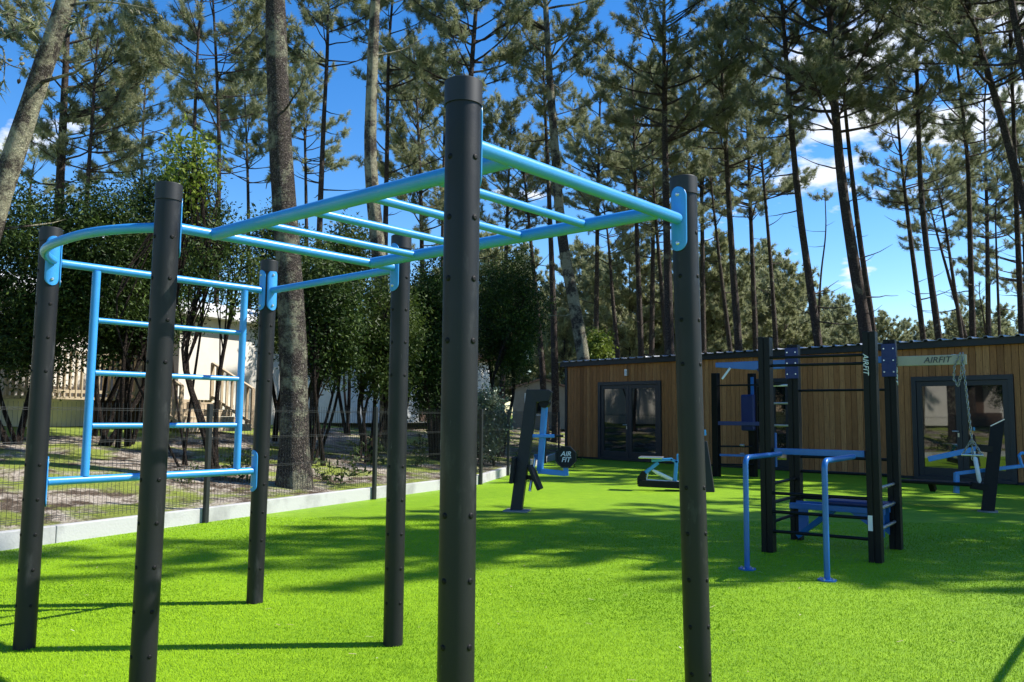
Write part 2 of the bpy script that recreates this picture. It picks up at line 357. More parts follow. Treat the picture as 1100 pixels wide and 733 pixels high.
# kerb
kb = MB(); W_ = 0.10
poly = [F0, FB, FC, F9]
def side_pts(off):
    nm = (n1 + n2).normalized(); nm = nm/nm.dot(n1)
    return [F0 + n1*off, FB + nm*off, F9 + n2*off]
a_, b_ = side_pts(0.0), side_pts(W_)
for i in range(2):
    q = [a_[i], a_[i + 1], b_[i + 1], b_[i]]
    Lk = (q[1] - q[0]).length; nk = max(1, round(Lk/2.95)); dk = (q[1] - q[0]).normalized()*.004
    for j in range(nk):
        qq = [q[0].lerp(q[1], j/nk) + dk, q[0].lerp(q[1], (j + 1)/nk) - dk, q[3].lerp(q[2], (j + 1)/nk) - dk, q[3].lerp(q[2], j/nk) + dk]
        kb.prism([(p.x, p.y, -0.05) for p in qq], (0, 0, 0.225 + .006*math.sin(j*2.3)))
tag(kb.build("concrete_kerb", M["concrete"], bevel=0.008), "long pale grey concrete edging strip running between the turf and the wire fence", "kerb")

# wire mesh fence
fence = thing("wire_fence", "dark welded wire mesh fence on slim posts along the pale kerb", "fence", tuple(FA))
FT = 1.42
def run(a, b_, n, first=0):
    """n panels from a to b_, posts standing on the inner face of the kerb"""
    d = (b_ - a).normalized(); nn = Vector((-d.y, d.x, 0)); L = (b_ - a).length/n
    for i in range(n + 1):
        p = a + d*(i*L) - nn*0.03
        if i >= first:
            MB().box((p.x, p.y, FT/2), 0.055, 0.055, FT + 0.02, d, nn).build("fence_post", M["wire"], fence, bevel=0.004)
    for i in range(n):
        m = MB(); p0 = a + d*(i*L + 0.03) + nn*0.035; LL = L - 0.06
        nw = int(LL/0.05)
        for j in range(nw + 1):
            q = p0 + d*(LL*j/nw)
            m.tube([(q.x, q.y, 0.21), (q.x, q.y, FT)], 0.0021, 4, False)
        for h in (0.25, 0.27, 0.62, 0.64, 1.0, 1.02, 1.34, 1.36):
            zz = 0.018 if int(h*100) % 2 == 0 else 0.0
            m.tube([p0 + Vector((0, 0, h)) - nn*zz, p0 + d*LL + Vector((0, 0, h)) - nn*zz], 0.0026, 4, False)
        m.build("mesh_panel", M["wire"], fence)
post_s = (Vector((-3.65, 10.11, 0)) - FA).dot(u1)
a0 = FA + u1*(post_s - 2.95*5)
run(a0, FA + u1*post_s, 5); run(FA + u1*post_s, FB, 2, 1); run(FB, FC - u2*0.1, 4, 1)

# ------------------------------------------------------------------ timber hut
def wood(name, stops, seed):
    m = mat(name, stops[0], 0.75, 0, 0.25); nt = m.node_tree; b = nt.nodes["Principled BSDF"]
    gm = N(nt, "ShaderNodeNewGeometry"); r = ramp(nt, [(i/(len(stops) - 1), c) for i, c in enumerate(stops)])
    nt.links.new(gm.outputs["Random Per Island"], r.inputs[0])
    gr = noise(nt, 9, 6, 0.7, mapscale=(6, 6, 0.35)); rg = ramp(nt, [(0.3, (0.62, 0.58, 0.55)), (0.7, (1.2, 1.17, 1.12))]); nt.links.new(gr.outputs[0], rg.inputs[0])
    kn = N(nt, "ShaderNodeTexVoronoi"); tc = N(nt, "ShaderNodeTexCoord"); mp = N(nt, "ShaderNodeMapping"); mp.inputs["Scale"].default_value = (5.0, 5.0, 2.2)
    nt.links.new(tc.outputs["Object"], mp.inputs[0]); nt.links.new(mp.outputs[0], kn.inputs["Vector"])
    rk = ramp(nt, [(0.0, (0.12, 0.09, 0.07)), (0.10, (0.3, 0.22, 0.17)), (0.16, (1, 1, 1))]); nt.links.new(kn.outputs["Distance"], rk.inputs[0])
    a = N(nt, "ShaderNodeMixRGB", blend_type="MULTIPLY"); a.inputs[0].default_value = 1
    c = N(nt, "ShaderNodeMixRGB", blend_type="MULTIPLY"); c.inputs[0].default_value = 1
    nt.links.new(r.outputs[0], a.inputs[1]); nt.links.new(rg.outputs[0], a.inputs[2])
    nt.links.new(a.outputs[0], c.inputs[1]); nt.links.new(rk.outputs[0], c.inputs[2]); nt.links.new(c.outputs[0], b.inputs["Base Color"])
    bump(nt, gr.outputs[0], 0.25, 0.01, b)
    return m
M["boards"] = wood("larch_boards", [(0.29, 0.122, 0.044), (0.46, 0.20, 0.074), (0.37, 0.155, 0.055), (0.52, 0.245, 0.095), (0.42, 0.18, 0.065)], 1)
M["deckwood"] = wood("weathered_timber", [(0.42, 0.35, 0.24), (0.52, 0.44, 0.32), (0.36, 0.29, 0.2)], 2)
M["anthracite"] = mat("anthracite_frame", (0.016, 0.02, 0.028), 0.4)
M["roofmetal"] = varied("roof_sheet", (0.20, 0.21, 0.23), (0.3, 0.31, 0.33), 4, 0.32, 0.8)
M["fascia"] = mat("black_fascia", (0.012, 0.013, 0.015), 0.5)
m = mat("reflective_glazing", (0.008, 0.010, 0.010), 0.02, 0, 1.0); m.node_tree.nodes["Principled BSDF"].inputs["IOR"].default_value = 1.75
nt = m.node_tree; b = nt.nodes["Principled BSDF"]; nz = noise(nt, 0.9, 2); bump(nt, nz.outputs[0], 0.02, 0.02, b)
M["glass"] = m

hut = thing("timber_hut", "long flat roofed hut clad in brown vertical boards behind the gym machines", "hut", tuple(HL))
HZ = 2.98
def hp(s, z, out=0.0): p = HL + HD*s + HF*out; return Vector((p.x, p.y, z))
doors = [(hut_s(643.5), hut_s(711), 2.34), (hut_s(806), hut_s(853), 2.30), (hut_s(981), hut_s(1091), 2.24)]
wl = MB(); rnd = random.Random(3); s = 0.10; bw = 0.136
while s < HUT_L:
    s1 = s + bw; z0 = 0.06; g = 0.009
    cuts = [(z0, HZ - 0.12)]
    a1, b1 = s, s1
    for d0, d1, dz in doors:
        if s1 > d0 + 0.002 and s < d1 - 0.002:
            if s < d0 - 0.012: wl.box(hp((s + d0)/2, (z0 + dz)/2, 0.0), d0 - s - g, 0.024, dz - z0, HD, HF)
            if s1 > d1 + 0.012: wl.box(hp((s1 + d1)/2, (z0 + dz)/2, 0.0), s1 - d1 - g, 0.024, dz - z0, HD, HF)
            cuts = [(dz, HZ - 0.12)]
    for c0, c1 in cuts: wl.box(hp((s + s1)/2, (c0 + c1)/2, rnd.uniform(-0.002, 0.002)), bw - g, 0.024, c1 - c0, HD, HF)
    s = s1
wl.build("wall", M["boards"], hut, bevel=0.002, seg=1)
core = MB(); core.box(hp(HUT_L/2, 1.44, -3.06), HUT_L - 0.04, 6.0, 2.84, HD, HF); core.build("wall_core", M["fascia"], hut)
MB().box(hp(0.05, (HZ - 0.13)/2 + 0.03, 0.012), 0.10, 0.05, HZ - 0.16, HD, HF).build("corner_trim", M["fascia"], hut, bevel=0.004)
MB().box(hp(HUT_L/2, 0.03, 0.004), HUT_L, 0.03, 0.055, HD, HF).build("plinth", M["fascia"], hut)
MB().box(hp(HUT_L/2, HZ - 0.045, 0.05), HUT_L + 0.3, 0.10, 0.15, HD, HF).build("fascia", M["fascia"], hut, bevel=0.006)
# corrugated sheet roof whose edge shows over the fascia
rf = MB(); V = []; Fc = []; per = 0.30; prof = [(0, 0), (0.17, 0), (0.195, 0.035), (0.255, 0.035), (0.28, 0)]
s = -0.2
while s < HUT_L + 0.2:
    for ds, dz in prof:
        for o, zz in ((0.16, HZ + 0.035), (-6.3, HZ + 0.16)): p = hp(s + ds, zz + dz, o); V.append(p)
    s += per
for i in range(len(V)//2 - 1): Fc.append((2*i, 2*i + 1, 2*i + 3, 2*i + 2))
rf.add(V, Fc); ro = rf.build("roof", M["roofmetal"], hut)
sm_ = ro.modifiers.new("sheet", "SOLIDIFY"); sm_.thickness = 0.012
def glazed_door(d0, d1, dz, leafs=2):
    fr = MB(); fw = 0.10
    for a, b_ in ((d0, d0 + fw), (d1 - fw, d1)): fr.box(hp((a + b_)/2, dz/2 + 0.01, 0.02), b_ - a, 0.09, dz - 0.02, HD, HF)
    fr.box(hp((d0 + d1)/2, dz - fw/2 - 0.001, 0.022), d1 - d0 - 0.004, 0.09, fw, HD, HF)
    fr.box(hp((d0 + d1)/2, 0.05, 0.018), d1 - d0 - 0.006, 0.08, 0.08, HD, HF)
    door = fr.build("door", M["anthracite"], hut, bevel=0.004)
    lw = (d1 - d0 - 2*fw)/leafs
    for i in range(leafs):
        l0 = d0 + fw + i*lw; l1 = l0 + lw; st = 0.105; z0, z1 = 0.09, dz - fw
        lf = MB()
        lf.box(hp(l0 + st/2 + 0.004, (z0 + z1)/2, 0.004), st, 0.06, z1 - z0 - 0.01, HD, HF); lf.box(hp(l1 - st/2 - 0.004, (z0 + z1)/2, 0.004), st, 0.06, z1 - z0 - 0.01, HD, HF)
        lf.box(hp((l0 + l1)/2, z1 - st/2 - 0.006, 0.003), lw - 2*st - 0.008, 0.058, st, HD, HF); lf.box(hp((l0 + l1)/2, z0 + 0.09, 0.003), lw - 2*st - 0.008, 0.058, 0.18, HD, HF)
        lf.build("door_leaf", M["anthracite"], door, bevel=0.003)
        MB().box(hp((l0 + l1)/2, (z0 + 0.17 + z1 - st)/2, -0.004), lw - 2*st, 0.012, z1 - st - z0 - 0.17, HD, HF).build("glass_pane", M["glass"], door)
    c = (d0 + d1)/2 - 0.07
    h = MB(); h.tube([hp(c, 1.06, 0.035), hp(c, 1.06, 0.075), hp(c - 0.11, 1.06, 0.08)], 0.011, 8); h.box(hp(c, 0.98, 0.04), 0.03, 0.012, 0.09, HD, HF)
    h.build("handle", M["steel"], door)
for d in doors: glazed_door(*d)
for px, py in ((674.5, 402), (1029, 393)):
    s = hut_s(px); c = hp(s, 2.60, 0.055)
    lm = MB().box(c, 0.10, 0.09, 0.20, HD, HF).build("wall_lamp", M["steel"], hut, bevel=0.006)
    MB().box(hp(s, 2.60, 0.102), 0.07, 0.006, 0.14, HD, HF).build("lamp_glass", M["white"], lm)

# ------------------------------------------------------------------ homes beyond the fence
M["render"] = varied("cream_cladding", (0.62, 0.58, 0.50), (0.72, 0.68, 0.60), 1.2, 0.8, bumps=0.05)
M["brownwall"] = varied("brown_stained_timber", (0.05, 0.028, 0.018), (0.09, 0.05, 0.03), 3, 0.7, mapscale=(1, 1, 6))
M["taupe"] = varied("taupe_cladding", (0.24, 0.20, 0.15), (0.30, 0.26, 0.2), 3, 0.8)
M["tile"] = varied("brown_roof", (0.16, 0.09, 0.06), (0.28, 0.16, 0.1), 10, 0.85)
def ff(s, d, z): p = FA + u1*s + n1*d; return Vector((p.x, p.y, z))
home = thing("mobile_home", "cream mobile home with a dark brown recessed terrace beside the steps", "mobile home", tuple(ff(8, 9, 0.95)))
zb, zt = 0.98, 3.75
wl = MB()
for s0, s1 in ((3.6, 7.2), (9.5, 13.2)): wl.box(ff((s0 + s1)/2, 11.0, (zb + zt)/2), s1 - s0, 4.0, zt - zb, u1, n1)
wl.build("wall", M["render"], home, bevel=0.02)
tr = MB(); tr.box(ff(8.35, 11.4, (zb + zt)/2), 2.3, 3.0, zt - zb, u1, n1); tr.box(ff(8.35, 9.4, 1.3), 2.29, 1.0, 0.62, u1, n1); tr.build("terrace_wall", M["brownwall"], home)
MB().box(ff(8.35, 9.88, 2.55), 0.85, 0.05, 1.9, u1, n1).build("door", M["anthracite"], home, bevel=0.01)
r_ = MB(); q = [(3.2, 8.6, zt), (3.2, 13.4, zt), (3.2, 13.4, zt + .16), (3.2, 11, zt + .75), (3.2, 8.6, zt + .16)]
r_.prism([ff(*p) for p in q], u1*10.4); r_.build("roof", M["white"], home)
def window(s, z, w_, h_, house, d=9.0):
    f_ = MB()
    f_.box(ff(s, d - 0.02, z + h_/2), w_ + .12, .06, .06, u1, n1); f_.box(ff(s, d - 0.02, z - h_/2), w_ + .12, .06, .06, u1, n1)
    f_.box(ff(s - w_/2, d - 0.02, z), .06, .058, h_ - .06, u1, n1); f_.box(ff(s + w_/2, d - 0.02, z), .06, .058, h_ - .06, u1, n1); f_.box(ff(s, d - .02, z), .05, .055, h_ - .06, u1, n1)
    f_ = f_.build("window", M["white"], house); MB().box(ff(s, d - 0.01, z), w_, .02, h_, u1, n1).build("pane", M["glass"], f_)
window(5.4, 2.7, 1.1, 0.9, home)
home2 = thing("mobile_home", "white mobile home farther along the fence, half hidden by shrubs", "mobile home", tuple(ff(21, 9.5, 1.0)))
MB().box(ff(21.6, 11.6, 2.3), 9.4, 4.0, 2.6, u1, n1).build("wall", M["white"], home2, bevel=0.02)
r_ = MB(); r_.prism([ff(*p) for p in [(16.6, 9.3, 3.6), (16.6, 13.9, 3.6), (16.6, 13.9, 3.76), (16.6, 11.6, 4.3), (16.6, 9.3, 3.76)]], u1*10); r_.build("roof", M["tile"], home2)
window(19.2, 2.6, 1.2, 0.9, home2, 9.6); window(23.6, 2.6, 1.2, 0.9, home2, 9.6)
MB().box(ff(21.4, 9.58, 2.05), 0.9, 0.05, 2.0, u1, n1).build("door", M["brownwall"], home2, bevel=0.01)
# brown chalet glimpsed left of the hut
c0 = at(581, 430, 46); cz = level(c0.x, c0.y)
chal = thing("taupe_chalet", "small taupe gabled chalet with a white window among the trunks", "chalet", (c0.x, c0.y, cz))
cw = 1.55
MB().prism([(c0.x - cw, c0.y, cz), (c0.x + cw, c0.y, cz), (c0.x + cw, c0.y, cz + 2.25), (c0.x + .1, c0.y, cz + 2.72), (c0.x - cw, c0.y, cz + 2.25)], (0, 5, 0)).build("wall", M["taupe"], chal)
r_ = MB()
for sg in (-1, 1):
    r_.prism([(c0.x + .1, c0.y - .2, cz + 2.74), (c0.x + .1, c0.y - .2, cz + 2.84), (c0.x + sg*(cw + .22), c0.y - .2, cz + 2.29), (c0.x + sg*(cw + .22), c0.y - .2, cz + 2.19)], (0, 5.4, 0))
r_.build("roof", M["tile"], chal)
wf = MB().box((c0.x - .28, c0.y - .03, cz + 1.35), 1.25, .06, 1.25).build("window", M["white"], chal)
MB().box((c0.x - .1, c0.y - .065, cz + 1.35), .72, .02, 1.0).build("pane", M["glass"], wf)
# timber steps up to the terrace
deck = thing("timber_steps", "weathered timber steps with slatted sloping balustrades by the brown terrace", "steps", tuple(ff(8.3, 7.5, 0.9)))
for i in range(4):
    z = 1.05 + i*0.17; d = 7.0 + i*0.34
    MB().box(ff(8.9, d, z - 0.02), 2.0, 0.36, 0.045, u1, n1).build("tread", M["deckwood"], deck, bevel=0.004)
    MB().box(ff(8.9, d - 0.165, z - 0.1), 1.98, 0.02, 0.12, u1, n1).build("riser", M["deckwood"], deck)
MB().box(ff(7.4, 8.65, 1.60), 5.2, 0.62, 0.06, u1, n1).build("landing", M["deckwood"], deck)
def balustrade(p0, p1, h, n):
    p0, p1 = Vector(p0), Vector(p1); d = p1 - p0; m_ = MB(); upz = Vector((0, 0, h))
    m_.bar(p0 + upz, p1 + upz, 0.09, 0.045); m_.bar(p0 + Vector((0, 0, .12)), p1 + Vector((0, 0, .12)), 0.045, 0.07)
    for i in range(n + 1):
        q = p0 + d*(i/n); e_ = 0.05 if i in (0, n) else 0.03
        m_.bar(q, q + upz, 0.09 if e_ > .04 else .07, e_, d.normalized())
    m_.build("balustrade", M["deckwood"], deck)
balustrade(ff(7.85, 6.9, 0.95), ff(7.85, 8.3, 1.6), 0.95, 8); balustrade(ff(9.95, 6.9, 0.95), ff(9.95, 8.3, 1.6), 0.95, 8)
balustrade(ff(4.9, 8.36, 1.62), ff(7.8, 8.36, 1.62), 0.95, 22)

# ------------------------------------------------------------------ climbing frame
def lettering(text, pos, xdir, ydir, height, mt, parent, shear=0.25, depth=0.004, name="lettering", spacing=1.0, offset=0.0):
    cu = bpy.data.curves.new("t", "FONT"); cu.body = text; cu.size = 1.0; cu.shear = shear; cu.extrude = 0.5; cu.offset = offset
    cu.align_x = "CENTER"; cu.align_y = "CENTER"; cu.space_character = spacing; cu.space_line = 0.85
    o = bpy.data.objects.new("t", cu); COL.objects.link(o)
    dg = bpy.context.evaluated_depsgraph_get(); me = bpy.data.meshes.new_from_object(o.evaluated_get(dg)); me.name = name
    bpy.data.objects.remove(o); bpy.data.curves.remove(cu)
    X, Y = Vector(xdir).normalized(), Vector(ydir).normalized(); Z = X.cross(Y).normalized(); k = height/0.7
    o0 = Vector(pos) - origin_of(parent)
    for v in me.vertices:
        c = v.co.copy(); v.co = o0 + X*c.x*k + Y*c.y*k + Z*(c.z*depth*2)
    me.materials.clear(); me.materials.append(mt)
    return link(bpy.data.objects.new(name, me), parent)

RA = Vector((0.655, 0.755, 0)); LA = Vector((-0.756, 0.655, 0))
PR_ = 0.057
POSTS = {  # foot, top, height
    "C": ((-0.162, 2.594), (-0.164, 2.594)), "2": ((-1.646, 3.833), (-1.627, 3.833)), "1": ((-2.722, 4.779), (-2.722, 4.805)),
    "R": ((0.813, 3.653), (0.767, 3.653)), "6": ((-0.673, 4.918), (-0.674, 4.929)), "5": ((-1.79, 5.945), (-1.755, 5.90))}
rig = thing("climbing_frame", "tall climbing frame of six dark round posts with sky blue monkey bars and ladder", "climbing frame", (-1.04, 4.31, 0))
def pp(k, z):
    b_, t = POSTS[k]; f = z/2.4
    return Vector((b_[0] + (t[0] - b_[0])*f, b_[1] + (t[1] - b_[1])*f, z))
plug_me = None
for k in POSTS:
    top = 2.42 if k == "5" else 2.4
    post = MB().tube([pp(k, -0.05), pp(k, top - 0.075)], PR_, 40).build("post", M["post"], rig)
    cp = MB(); cp.tube([pp(k, top - 0.082), pp(k, top - 0.005)], PR_ + .0045, 40); cp.tube([pp(k, top - .006), pp(k, top - .0005)], [PR_ + .002, PR_ - .002], 40)
    cp.build("cap", M["cap"], post)
    # plugs of the unused bolt holes, facing the four bar directions
    for z in (0.24, 0.435, 0.63, 0.825, 1.02, 1.555, 1.75, 1.945, 2.14):
        for dv in (RA, -RA, LA, -LA):
            if dv in (RA,) : continue
            c = pp(k, z) + dv*(PR_ - .001)
            if plug_me is None:
                o = MB().tube([c - dv*.002, c + dv*.0025, c + dv*.004], [.0105, .0095, .005], 14).build("plug", M["plug"], post)
                plug_me, plug_rot = o.data, dv.copy()
                for v in plug_me.vertices: v.co -= c - origin_of(post)
                o.location = c - origin_of(post)
            else:
                o = link(bpy.data.objects.new("plug", plug_me), post); o.location = c - origin_of(post)
                o.rotation_euler = plug_rot.rotation_difference(dv).to_euler()
ZB = 2.2
def bracket(k, dv, z, parent=None, hh=0.145, ww=0.045):
    """curved blue plate hugging the post on side dv"""
    m_ = MB(); c = pp(k, z); sd = Vector((-dv.y, dv.x, 0)); V = []; n = 9; rows = 26
    for layer in (0.001, 0.007):
        for j in range(rows + 1):
            zz = -hh*math.cos(PI*j/rows)
            half = ww
            e = hh - abs(zz)
            if e < ww: half = ww*math.sqrt(max(0.0, 1 - (1 - e/ww)**2))
            half = max(half, 0.002)
            for i in range(n):
                a = half*(2*i/(n - 1) - 1); th = a/PR_*0.85
                V.append(c + Vector((0, 0, zz)) + dv*((PR_ + layer)*math.cos(th)) + sd*((PR_ + layer)*math.sin(th)))
    Fc = []; o = n*(rows + 1)
    for j in range(rows):
        for i in range(n - 1):
            a = j*n + i; Fc.append((a, a + 1, a + n + 1, a + n)); Fc.append((o + a, o + a + n, o + a + n + 1, o + a + 1))
    for j in range(rows):
        Fc.append((j*n, (j + 1)*n, o + (j + 1)*n, o + j*n)); Fc.append((j*n + n - 1, o + j*n + n - 1, o + (j + 1)*n + n - 1, (j + 1)*n + n - 1))
    m_.add(V, Fc, True); br = m_.build("bracket", M["blue"], parent or rig)
    for sg in (-1, 1):
        q = c + Vector((0, 0, sg*(hh - 0.035))) + dv*(PR_ + .006)
        MB().tube([q, q + dv*.005, q + dv*.009], [.010, .009, .005], 10).build("bolt", M["steel"], br)
    return br
def tubebar(name, a, b_, r, parent=None): return MB().tube([a, b_], r, 20).build(name, M["blue"], parent or rig)
def between(k0, k1, t, z): return pp(k0, z).lerp(pp(k1, z), t)
def dirn(k0, k1): v = pp(k1, 2.2) - pp(k0, 2.2); v.z = 0; return v.normalized()
def cross_bar(k0, k1, z, r=0.024, name="cross_bar"):
    d = dirn(k0, k1)
    tubebar(name, pp(k0, z) + d*(PR_ + .006), pp(k1, z) - d*(PR_ + .006), r)
    bracket(k0, d, z); bracket(k1, -d, z)
cross_bar("1", "5", ZB); cross_bar("1", "5", 0.92); cross_bar("2", "6", ZB); cross_bar("C", "R", ZB, 0.026); cross_bar("5", "6", ZB)
# arched bar between the two left posts, bowed outwards
d = dirn("1", "2"); a, b_ = pp("1", ZB) + d*(PR_ + .006), pp("2", ZB) - d*(PR_ + .006); pts = []
for i in range(33):
    t = i/32; e = (t*2 - 1); bow = 0.19*(1 - abs(e)**2.6)
    pts.append(a.lerp(b_, t) - RA*bow)
MB().tube(pts, 0.024, 20).build("arched_bar", M["blue"], rig); bracket("1", d, ZB); bracket("2", -d, ZB)
# wall ladder
for t in (0.185, 0.872): tubebar("ladder_upright", between("1", "5", t, 0.92 + .02), between("1", "5", t, ZB - .02), 0.024)
for i in range(1, 4): tubebar("ladder_rung", between("1", "5", .2, 0.92 + (ZB - 0.92)*i/4), between("1", "5", .857, 0.92 + (ZB - 0.92)*i/4), 0.017)
# monkey bars
for t in (0.165, 0.845): MB().tube([between("2", "6", t, ZB), between("C", "R", t, ZB)], 0.030, 20).build("side_rail", M["blue"], rig)
for i in range(1, 5):
    a = between("2", "C", i/5, ZB); b_ = between("6", "R", i/5, ZB)
    tubebar("monkey_rung", a.lerp(b_, 0.175), a.lerp(b_, 0.835), 0.0185)
# scuffed height marks low on the near post
# ------------------------------------------------------------------ gym rack with dip bars
a_ = Vector((0.812, -0.583, 0)); b_ = Vector((0.583, 0.812, 0)); RK = Vector((3.24, 8.47, 0))
rack = thing("training_rack", "black four post training rack with blue dip bars, bench and overhead arms", "training rack", tuple(RK))
R1 = Vector((2.56, 8.33, 0)); R2 = Vector((3.13, 9.17, 0)); R3 = Vector((3.38, 7.78, 0)); R4 = Vector((3.93, 8.57, 0))
UP = Vector((0, 0, 1))
RH = {"R1": 2.13, "R2": 2.13, "R3": 2.14, "R4": 2.14}
rposts = {}
for nm, P in (("R1", R1), ("R2", R2), ("R3", R3), ("R4", R4)):
    H = RH[nm]; m_ = MB()
    m_.box(P + UP*H/2 - a_*.031, .052, .12, H, a_, b_); m_.box(P + UP*(H/2 - .002) + a_*.031, .052, .114, H - .004, a_, b_); m_.box(P + UP*(H/2 - .004), .03, .098, H - .008, a_, b_)
    rposts[nm] = m_.build("post", M["machine"], rack, bevel=0.004)
lettering("AIRFIT", R3 + UP*1.83 - a_*.031 - b_*.063, -UP, a_, 0.048, M["letter_white"], rposts["R3"])
lettering("AIRFIT", R4 + UP*1.80 + a_*.060 - b_*.02, -UP, b_, 0.06, M["letter_white"], rposts["R4"])
MB().box(R3 + UP*.36 - a_*.031 - b_*.0615, .040, .003, .14, a_, b_).build("label_plate", M["white"], rposts["R3"])
def rb(name, p, q, r=.016, mt="machine", n=12): return MB().tube([p, q], r, n).build(name, M[mt], rack)
for z in (1.92, 1.84): rb("pull_up_bar", R1 + UP*z - b_*.02, R3 + UP*z - b_*.02, .014)
for z in (0.58, 0.40, 0.21): rb("rung", R1 + UP*z - b_*.03, R3 + UP*z - b_*.03)
for z in (0.74, 0.58, 0.30): rb("rung", R2 + UP*(z + .16), R4 + UP*(z + .16))
for z in (0.66, 0.47, 0.28): rb("side_rung", R1 + UP*z, R2 + UP*z); rb("side_rung", R3 + UP*z, R4 + UP*z, .017, "steel")
rb("rung", R2 + UP*1.62, R4 + UP*1.62, .013)
# blue crossbeam and dip bars
MB().box((R1 + R3)/2 + UP*.99, (R3 - R1).length - .14, .05, .06, a_, b_).build("crossbeam", M["blue_shaded"], rack, bevel=.004)
for foot in (Vector((2.07, 7.37, 0)), Vector((2.59, 6.90, 0))):
    end = foot + b_*0.96; m_ = MB(); r = .024; pts = [foot + UP*.01, foot + UP*.90]
    for i in range(1, 7): t = PI/2*i/6; pts.append(foot + UP*(.90 + .07*math.sin(t)) + b_*(.07*(1 - math.cos(t))))
    pts.append(end + UP*.97)
    m_.tube(pts, r, 16); dip = m_.build("dip_bar", M["blue_shaded"], rack)
    MB().tube([foot, foot + UP*.012], .075, 20).build("base_flange", M["blue_shaded"], dip, bevel=.002)
    for i in range(4):
        t = PI/4 + i*PI/2; q = foot + Vector((math.cos(t)*.055, math.sin(t)*.055, .012)); MB().tube([q, q + UP*.012], .009, 6).build("bolt", M["steel"], dip)
# bench
bc = (R2 + R4)/2 - b_*.22
MB().box(bc + UP*.46 + a_*.20, .62, .32, .045, a_, b_).build("bench_seat", M["bluepad"], rack, bevel=.015)
for sg in (-1, 1):
    c = bc - b_*(.12*sg) + UP*.40
    MB().bar(c - a_*.47, c + a_*.47, .04, .06).build("bench_rail", M["blue_shaded"], rack, bevel=.004)
    g_ = MB(); g_.bar(R2 - b_*.16 + a_*.05 + UP*.06, c - a_*.02, .05, .03, b_); g_.build("bench_brace", M["blue_shaded"], rack, bevel=.003)
    g_ = MB(); p_ = c + a_*.36 - UP*.03; g_.prism([p_ - a_*.22, p_ + a_*.10, p_ + a_*.10 - UP*.22], b_*.012*sg); g_.build("gusset", M["blue_shaded"], rack)
MB().box(R2 + a_*.09 - b_*.07 + UP*.21, .10, .03, .30, a_, b_).build("bench_bracket", M["blue_shaded"], rack, bevel=.004)
# brackets and overhead arms at the rear posts
for P, sg in ((R2, -1), (R4, 1)):
    c = P - b_*.078 + UP*1.92
    MB().box(c, .14, .018, .34, a_, b_).build("bracket", M["bluepad"], rack, bevel=.004)
    for i in (-1, 1):
        for j in (-1, 0, 1): q = c + a_*(.045*i) + UP*(.12*j) - b_*.009; MB().tube([q, q - b_*.008], .008, 6).build("bolt", M["steel"], rack)
# blue arm to the left with foot-straps, handle coloured white as if sunlit
q0 = R2 - b_*.03 + UP*1.92
arm = MB().prism([q0 + UP*.045, q0 - UP*.055, q0 - a_*.45 - UP*.06, q0 - a_*.90 - UP*.02, q0 - a_*.90 + UP*.035], b_*.05).build("overhead_arm", M["blue_shaded"], rack, bevel=.004)
MB().bar(q0 - a_*.72 - UP*.03, q0 - a_*.80 - UP*.16 - b_*.05, .022, .022).build("handle", M["white"], arm, bevel=.003)
MB().bar(q0 - a_*.40 - UP*.05, q0 - a_*.30 - UP*.17, .022, .022).build("handle", M["bluepad"], arm, bevel=.003)
MB().box(R1 + a_*.05 + b_*.08 + UP*1.0, .035, .035, .34, a_, b_).build("height_stop", M["blue_shaded"], rack, bevel=.004)
MB().bar(R4 - a_*.16 - b_*.03 + UP*1.93, R4 - a_*.06 - b_*.03 + UP*1.93, .05, .07).build("overhead_stub", M["blue_shaded"], rack, bevel=.004)
q1 = R4 + a_*.07 + UP*1.91 - b_*.02
arm2 = MB().bar(q1, q1 + a_*.63, .05, .10).build("overhead_arm", M["cream"], rack, bevel=.005)
lettering("AIRFIT", q1 + a_*.37 - b_*.0265, a_, UP, .06, M["letter_dark"], arm2)
# chain with a triangle handle hanging from the cream arm
cq = q1 + a_*.60 - UP*.02
chain = thing("hanging_chain", "steel chain with a triangular grip hanging from the cream overhead arm", "chain", tuple(cq))
M["chain"] = varied("chain_steel", (0.16, 0.155, 0.15), (0.5, 0.49, 0.47), 45, 0.35, 0.7)
def links(pts, name="chain_strand", pitch=.031):
    pts = [Vector(p) for p in pts]; acc = []; 
    for p, q in zip(pts, pts[1:]):
        L = (q - p).length; n = max(1, round(L/pitch))
        for i in range(n): acc.append((p.lerp(q, (i + .5)/n), (q - p).normalized()))
    m_ = MB()
    for i, (c, t) in enumerate(acc):
        s_ = t.cross(Vector((1, .3, .2))).normalized(); s2 = t.cross(s_)
        if i % 2: s_ = s2
        s_ = (s_*.85 + s2*.4).normalized() if i % 2 == 0 else s_
        loop = [c + t*(.0215*math.sin(2*PI*k/10)) + s_*(.0118*math.cos(2*PI*k/10)) for k in range(11)]
        m_.tube(loop, .0044, 5, False)
    return m_.build(name, M["chain"], chain)
low = cq - UP*.76 + a_*.05
links([cq + UP*.09, cq + UP*.02 - b_*.03, low - b_*.03])
links([cq + UP*.08 - a_*.02 - b_*.035, cq - a_*.075 - UP*.05 - b_*.035, cq - a_*.085 - UP*.17 - b_*.035, cq - a_*.05 - UP*.24 - b_*.035, cq - a_*.015 - UP*.12 - b_*.035, cq + UP*.04 - b_*.035], "chain_loop")
ga, gb = low - UP*.155 - a_*.085, low - UP*.155 + a_*.085
links([low - b_*.03, ga - b_*.03], "grip_chain"); links([low - b_*.03, gb - b_*.03], "grip_chain"); links([low - b_*.03, low - UP*.2 - b_*.03], "grip_chain")
MB().tube([ga - b_*.03 - a_*.01, gb - b_*.03 + a_*.01], .012, 12).build("grip", M["steel"], chain)

